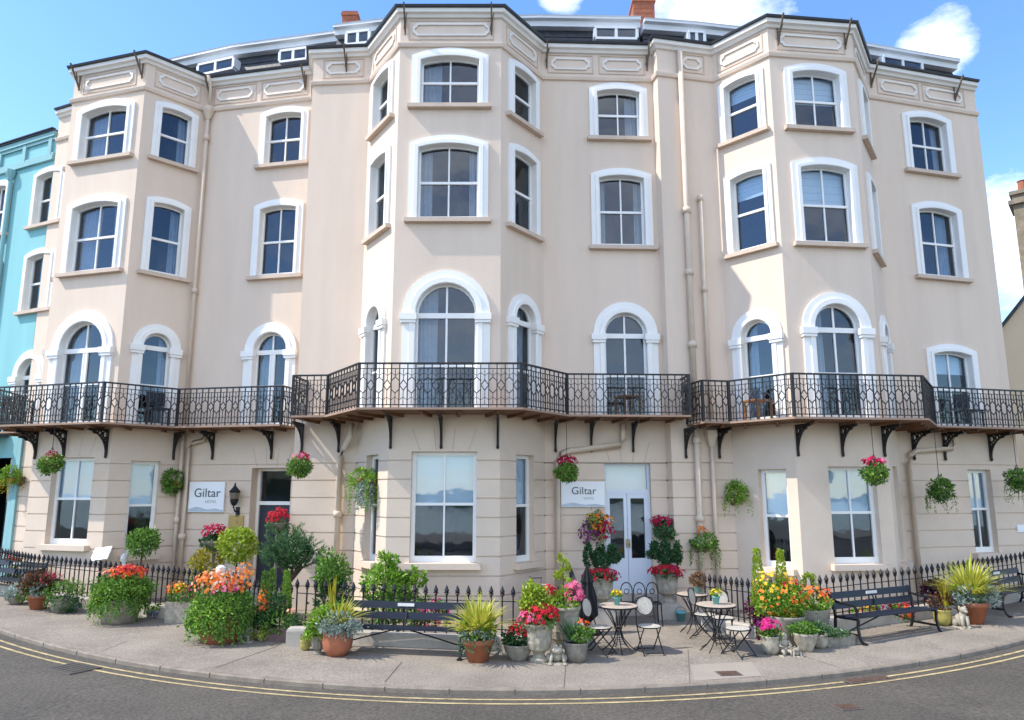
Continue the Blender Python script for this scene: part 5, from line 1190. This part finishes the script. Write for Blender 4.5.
# table decorations
def table_pot(px, py, Y, label, fl):
    q = dp(px, py, Y); t = thing('table_pot', label, 'pot', tuple(q), 0, 'small teal pots'); pot(t, 'terra', .065, .14, M['tealpot'])
    if fl == 'yellow': ball(t, 'foliage', G['bright'], (0, 0, .18), (.09, .09, .06), 90, .04); flowers(t, 'blossoms', G['yellow'], (0, 0, .2), (.10, .10, .05), 40, .045)
    if fl == 'dry': ball(t, 'foliage', G['dry'], (0, 0, .26), (.14, .13, .14), 320, .05)
    if fl == 'green': ball(t, 'foliage', G['silver'], (0, 0, .16), (.07, .07, .04), 50, .04)
    return t
TB = [o for o in COL.objects if o.name.startswith('bistro_table')]
for o, lab, fl, dx in ((TB[0], 'teal pot with pale yellow flowers on the table before the double doors', 'yellow', -.02), (TB[1], 'teal pot with a brown dried plant on the wall side table', 'dry', .1), (TB[2], 'teal pot with cream flowers on the right hand table', 'yellow', .0)):
    t = table_pot(512, 600, 13, lab, fl); t.location = (o.location.x+dx, o.location.y-.02, o.location.z+(.76 if o is not TB[1] else .72)+.006)
t = plant('teal_bucket', 'little teal bucket on the ground by the right topiary urn', 'bucket', 681, 621); pot(t, 'terra', .11, .2, M['tealpot'], soil=False); mb = MB(); mb.tube([(.11*math.cos(PI*k/8), 0, .19+.1*math.sin(PI*k/8)) for k in range(9)], .005, 4); mb.build('handle', M['iron'], t)
# right hand cluster
t = plant('stone_pot', 'small stone pot of magenta flowers beside the folding stool', 'planter', 771, 654); pot(t, 'round', .16, .30, M['urn']); ball(t, 'foliage', G['mid'], (0, 0, .35), (.18, .16, .10), 200, .055); flowers(t, 'blossoms', G['magenta'], (0, -.04, .44), (.17, .15, .12), 80, .075)
t = plant('marigold_planter', 'tall stone planter of orange and yellow flowers with lime conifers at the right railing corner', 'planter', 787, 644)
pot(t, 'tub', .34, .50, M['greystone']); ball(t, 'foliage', G['bright'], (-.1, 0, .78), (.46, .32, .34), 1300, .055, clumps=30); ball(t, 'foliage', G['lime'], (0, 0, .7), (.50, .34, .34), 500, .05); flowers(t, 'blossoms', G['orange'], (-.08, -.08, .82), (.45, .32, .36), 80, .085, top=False); flowers(t, 'yellow_blossoms', G['yellow'], (-.16, -.05, 1.02), (.34, .28, .24), 60, .08); flowers(t, 'red_blossoms', G['red'], (.1, -.1, .95), (.2, .2, .16), 22, .07)
cone(t, 'conifer', G['lime'], (-.42, .1, .62), .13, 1.02, 1100, .05); cone(t, 'conifer', G['lime'], (.02, .12, .62), .13, 1.0, 1100, .05)
t = plant('stone_planter', 'grey stone planter with orange flowers and a small topiary arch beside the tall marigold planter', 'planter', 812, 641)
pot(t, 'bowl', .34, .58, M['greystone']); ball(t, 'foliage', G['bright'], (0, 0, .66), (.36, .28, .18), 520, .055); flowers(t, 'blossoms', G['orange'], (-.02, -.06, .76), (.36, .26, .20), 70, .08); flowers(t, 'red_blossoms', G['redorange'], (.3, 0, .76), (.12, .12, .16), 24, .07); mb = MB()
for k in range(420):
    a = PI*PR.random(); q = Vector((.03+.14*math.cos(a), .05, .80+.36*math.sin(a)))+rv()*.05; mb.leaf(q, rv(), rv(), .05, .025)
mb.build('topiary_arch', G['lime'], t)
t = back('purple_foliage', 'dark purple flowering plant against the spikes behind the magenta pot', 'plant', 758, 13.75); H = zrel(t, 758, 615)
ball(t, 'foliage', G['purple'], (0, -.12, H), (.26, .16, .44), 520, .07); flowers(t, 'blossoms', G['violet'], (0, -.16, H-.12), (.26, .16, .36), 70, .07, top=False)
figure('stone_figure', 'small grey stone figure beside the magenta flower pot', 785, 655, 'child', .85, M['urn'])
figure('stone_toad', 'small pale stone frog sitting in front of the fern bowl', 796, 656, 'frog', .6, M['urn'])
t = plant('fern_bowl', 'weathered stone bowl with low ferns in front of the marigold planter', 'planter', 806, 651); pot(t, 'bowl', .20, .30, M['urn']); ball(t, 'foliage', G['mid'], (-.02, 0, .35), (.22, .18, .10), 280, .055)
t = plant('round_pot', 'small round stone pot between the fern bowl and the low stone box', 'planter', 820, 648); pot(t, 'round', .14, .24, M['urn']); ball(t, 'foliage', G['olive'], (0, 0, .3), (.17, .15, .1), 240, .05)
t = plant('stone_box', 'long low stone box with creeping plants beside the right bench', 'planter', 836, 645, None, .3); trough(t, .62, .28, .17, M['greystone']); ball(t, 'foliage', G['olive'], (-.05, 0, .2), (.32, .15, .07), 320, .045); flowers(t, 'blossoms', G['white'], (.1, 0, .23), (.12, .1, .05), 14, .035)
t = back('bedding_flowers', 'mixed yellow, red and white flowers on the plinth behind the right bench', 'flowers', 878, 15.0); H = zrel(t, 878, 608)
ball(t, 'foliage', G['bright'], (0, 0, H-.1), (.62, .16, .2), 700, .06)
for dx, g_ in ((-.45, 'peach'), (-.28, 'yellow'), (-.32, 'redorange'), (.0, 'white'), (.22, 'crimson'), (.45, 'redorange'), (.02, 'pink'), (.5, 'red')): flowers(t, 'blossoms', G[g_], (dx, -.08, H-.02+.12*((dx*7) % 1-.5)), (.15, .12, .16), 26, .075, top=False)
t = back('purple_shrub', 'dark purple leaved shrub behind the right end of the right bench', 'shrub', 931, 15.75); H = zrel(t, 931, 595)
ball(t, 'foliage', G['purple'], (0, 0, H), (.30, .22, .30), 520, .065); flowers(t, 'blossoms', G['violet'], (.05, -.1, H), (.26, .2, .24), 34, .06, top=False); stem(t, (0, 0, 0), (0, 0, H), .02)
t = plant('potted_grass', 'terracotta pot with bright yellow arching grass and silver foliage right of the right bench', 'potted plant', 973, 623)
pot(t, 'terra', .29, .42, M['terra']); spikes(t, 'leaves', G['blade'], (0, 0, .42), 320, 1.0, .048, 1.0, .70); ball(t, 'foliage', G['bright'], (0, .02, .58), (.34, .3, .2), 320, .06); ball(t, 'silver_foliage', G['silver'], (-.25, -.18, .52), (.22, .14, .2), 300, .055); ball(t, 'silver_foliage', G['silver'], (.27, -.18, .52), (.2, .14, .2), 280, .055); spikes(t, 'leaves', G['silver'], (0, -.1, .44), 60, .4, .03, 1.0, .7)
t = plant('yellow_pot', 'mustard yellow glazed pot with a dark plant beside the stone lion', 'planter', 943, 625); pot(t, 'round', .17, .30, M['yellowpot']); ball(t, 'foliage', G['bronze'], (0, 0, .42), (.22, .18, .2), 260, .06); spikes(t, 'leaves', G['gold'], (.1, 0, .35), 16, .6, .04, .3)
figure('stone_lion', 'pale stone lion lying in front of the right terracotta pot', 962, 627, 'dog', 1.0, M['urn'])
t = back('red_border_flowers', 'red flowers behind the railing above the far left bench', 'flowers', 12, 18.5); H = zrel(t, 12, 562)
ball(t, 'foliage', G['mid'], (0, 0, H-.15), (.6, .2, .25), 380, .07); flowers(t, 'blossoms', G['crimson'], (0, -.05, H), (.55, .2, .2), 60, .08); stem(t, (0, 0, 0), (0, 0, H-.2), .02)
# a little furniture on the balconies
def bal_table(fk, u, d, label, m):
    fc = FC[fk]; q = fc.pt(u, d, ZB[fk[0]]+.102); t = thing('balcony_table', label, 'table', tuple(q), .4); mb = MB(); mb.box((0, 0, .46), (.48, .48, .04)); mb.build('tabletop', m, t)
    for x in (-.2, .2):
        for y in (-.2, .2): mb = MB(); mb.box((x, y, .22), (.04, .04, .44)); mb.build('leg', m, t)
def bal_chair(fk, u, d, rz, label):
    fc = FC[fk]; q = fc.pt(u, d, ZB[fk[0]]+.102); t = thing('balcony_chair', label, 'chair', tuple(q), rz, 'dark chairs on the balconies'); mb = MB(); mb.box((0, 0, .43), (.44, .44, .035)); mb.build('seat', M['navy'], t); mb = MB(); mb.box((0, .2, .7), (.44, .03, .34)); mb.build('backrest', M['navy'], t)
    for x in (-.19, .19):
        for y in (-.19, .19): mb = MB(); mb.box((x, y, .206), (.035, .035, .412)); mb.build('leg', M['navy'], t)
bal_table('R1R2', .95, .45, 'small orange wooden table on the right balcony', mat('orange_wood', (.45, .2, .06), .6, .3, 6))
bal_table('C4C5', 1.9, .5, 'low brown table on the balcony above the double doors', M['wood'])
bal_chair('L2L3', .85, .45, .8, 'dark chair on the left balcony in front of the narrow arched window'); bal_chair('R4R5', 1.8, .45, .2, 'dark chair at the right end of the right balcony')

mb = MB(); mb.add([(-40, -8.9, .30), (40, -8.9, .30), (40, -3, .30), (-40, -3, .30), (-40, -3, .0), (40, -3, .0)], [(0, 1, 2, 3), (3, 2, 5, 4)]); struct('promenade', mb, M['pave'])
mb = MB(); mb.add([(-2000, -1500, -14), (2000, -1500, -14), (2000, -9.2, -14), (-2000, -9.2, -14)], [(0, 1, 2, 3)]); struct('sea', mb, mat('sea_water', (.02, .06, .11), .18, .2, .02, spec=.6, bump=.3, bscale=.4))
mb = MB(); mb.add([(-900, -9, -.6), (900, -9, -.6), (900, -9.1, -14.2), (-900, -9.1, -14.2)], [(0, 1, 2, 3)]); struct('cliff', mb, M['greystone'])
# what stands across the street, seen only as reflections
hm = leafmat('distant_green', (.02, .035, .012), (.06, .09, .03))
mb = MB(); n = 60; vs = []
hr = random.Random(4)
for i in range(n+1):
    x = -150+300*i/n; x *= 6; h = 10+2*math.sin(i*.7)+2*hr.random()+(70 if x < -320 else 0)  # high left end added to block horizon glow in the window reflections
    vs += [(x, -800, -14), (x, -815, h*.4-14), (x, -860, h-14), (x, -950, -14)]
mb.add(vs, [(i*4+k, i*4+k+1, i*4+k+5, i*4+k+4) for i in range(n) for k in range(3)]); struct('hills', mb, hm)

# ------------------------------------------------------------------ sky, sun, camera
SUN_EL, SUN_AZ = R(49), R(191)                        # azimuth of the sun measured from +X towards +Y
to_sun = Vector((math.cos(SUN_EL)*math.cos(SUN_AZ), math.cos(SUN_EL)*math.sin(SUN_AZ), math.sin(SUN_EL)))
w = bpy.data.worlds.new('World'); sc.world = w; w.use_nodes = True; nt = w.node_tree; N = nt.nodes; L = nt.links
bg = N['Background']; sky = N.new('ShaderNodeTexSky'); sky.sky_type = 'NISHITA'; sky.sun_disc = False
sky.sun_elevation = SUN_EL; sky.sun_rotation = PI/2-SUN_AZ; sky.air_density = 1.0; sky.dust_density = .15; sky.ozone_density = 2.2
tc = N.new('ShaderNodeTexCoord')
def cloud_at(px, py, tight, d=None):
    d = d or ray(px, py).normalized(); dt = N.new('ShaderNodeVectorMath'); dt.operation = 'DOT_PRODUCT'; nm = N.new('ShaderNodeVectorMath'); nm.operation = 'NORMALIZE'
    L.new(tc.outputs['Generated'], nm.inputs[0]); L.new(nm.outputs['Vector'], dt.inputs[0]); dt.inputs[1].default_value = d
    mr = N.new('ShaderNodeMapRange'); mr.inputs['From Min'].default_value = math.cos(tight); mr.inputs['From Max'].default_value = 1; mr.inputs['To Min'].default_value = 0; mr.inputs['To Max'].default_value = 1
    L.new(dt.outputs['Value'], mr.inputs['Value']); return mr.outputs['Result']
acc = None
for px, py, tg in ((715, -8, .13), (1045, 235, .12), (935, 45, .055), (560, -10, .04)):
    o = cloud_at(px, py, tg)
    if acc is None: acc = o
    else:
        mx = N.new('ShaderNodeMath'); mx.operation = 'MAXIMUM'; L.new(acc, mx.inputs[0]); L.new(o, mx.inputs[1]); acc = mx.outputs[0]
o = cloud_at(0, 0, 1.15, Vector((.1, -1, .75)).normalized()); mx = N.new('ShaderNodeMath'); mx.operation = 'MAXIMUM'; L.new(acc, mx.inputs[0]); L.new(o, mx.inputs[1]); acc = mx.outputs[0]   # unseen cloud bank added behind the camera as soft frontal fill
nz = N.new('ShaderNodeTexNoise'); nz.inputs['Scale'].default_value = 9; nz.inputs['Detail'].default_value = 12; nz.inputs['Roughness'].default_value = .68
mp = N.new('ShaderNodeMapping'); mp.inputs['Scale'].default_value = (1, 1, 1.9); L.new(tc.outputs['Generated'], mp.inputs['Vector']); L.new(mp.outputs['Vector'], nz.inputs['Vector'])
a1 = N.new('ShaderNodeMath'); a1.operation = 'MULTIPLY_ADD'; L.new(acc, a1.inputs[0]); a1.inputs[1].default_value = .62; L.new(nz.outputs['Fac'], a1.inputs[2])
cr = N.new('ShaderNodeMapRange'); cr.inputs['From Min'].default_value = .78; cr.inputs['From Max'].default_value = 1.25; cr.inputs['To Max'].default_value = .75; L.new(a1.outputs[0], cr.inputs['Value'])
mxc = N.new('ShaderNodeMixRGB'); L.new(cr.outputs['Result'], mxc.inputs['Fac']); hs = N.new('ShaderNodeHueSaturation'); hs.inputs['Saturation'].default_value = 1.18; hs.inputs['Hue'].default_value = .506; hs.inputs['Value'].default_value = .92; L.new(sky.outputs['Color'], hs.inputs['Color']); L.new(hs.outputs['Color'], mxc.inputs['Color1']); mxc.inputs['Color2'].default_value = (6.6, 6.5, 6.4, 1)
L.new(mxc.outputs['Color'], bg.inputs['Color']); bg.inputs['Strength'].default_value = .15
sd = bpy.data.lights.new('sun', 'SUN'); sd.energy = 2.15; sd.angle = R(.55); sd.color = (1.0, .94, .85)
so = bpy.data.objects.new('sun', sd); COL.objects.link(so); so.rotation_euler = (-to_sun).to_track_quat('-Z', 'Y').to_euler(); so.location = (-30, -10, 40)
cd = bpy.data.cameras.new('camera'); co = bpy.data.objects.new('camera', cd); COL.objects.link(co); sc.camera = co
cd.sensor_fit = 'HORIZONTAL'; cd.sensor_width = 36; cd.lens = 36*FOC/1024; cd.shift_y = (CY-360)/1024; cd.clip_end = 3000; cd.clip_start = .1
co.location = (0, 0, EYE); co.rotation_euler = (PI/2+PITCH, 0, 0)
sc.view_settings.view_transform = 'Standard'; sc.view_settings.look = 'None'; sc.view_settings.exposure = 1.45; sc.view_settings.gamma = 1.0
try: sc.cycles.use_denoising = True; sc.cycles.max_bounces = 8; sc.cycles.transparent_max_bounces = 16
except Exception: pass
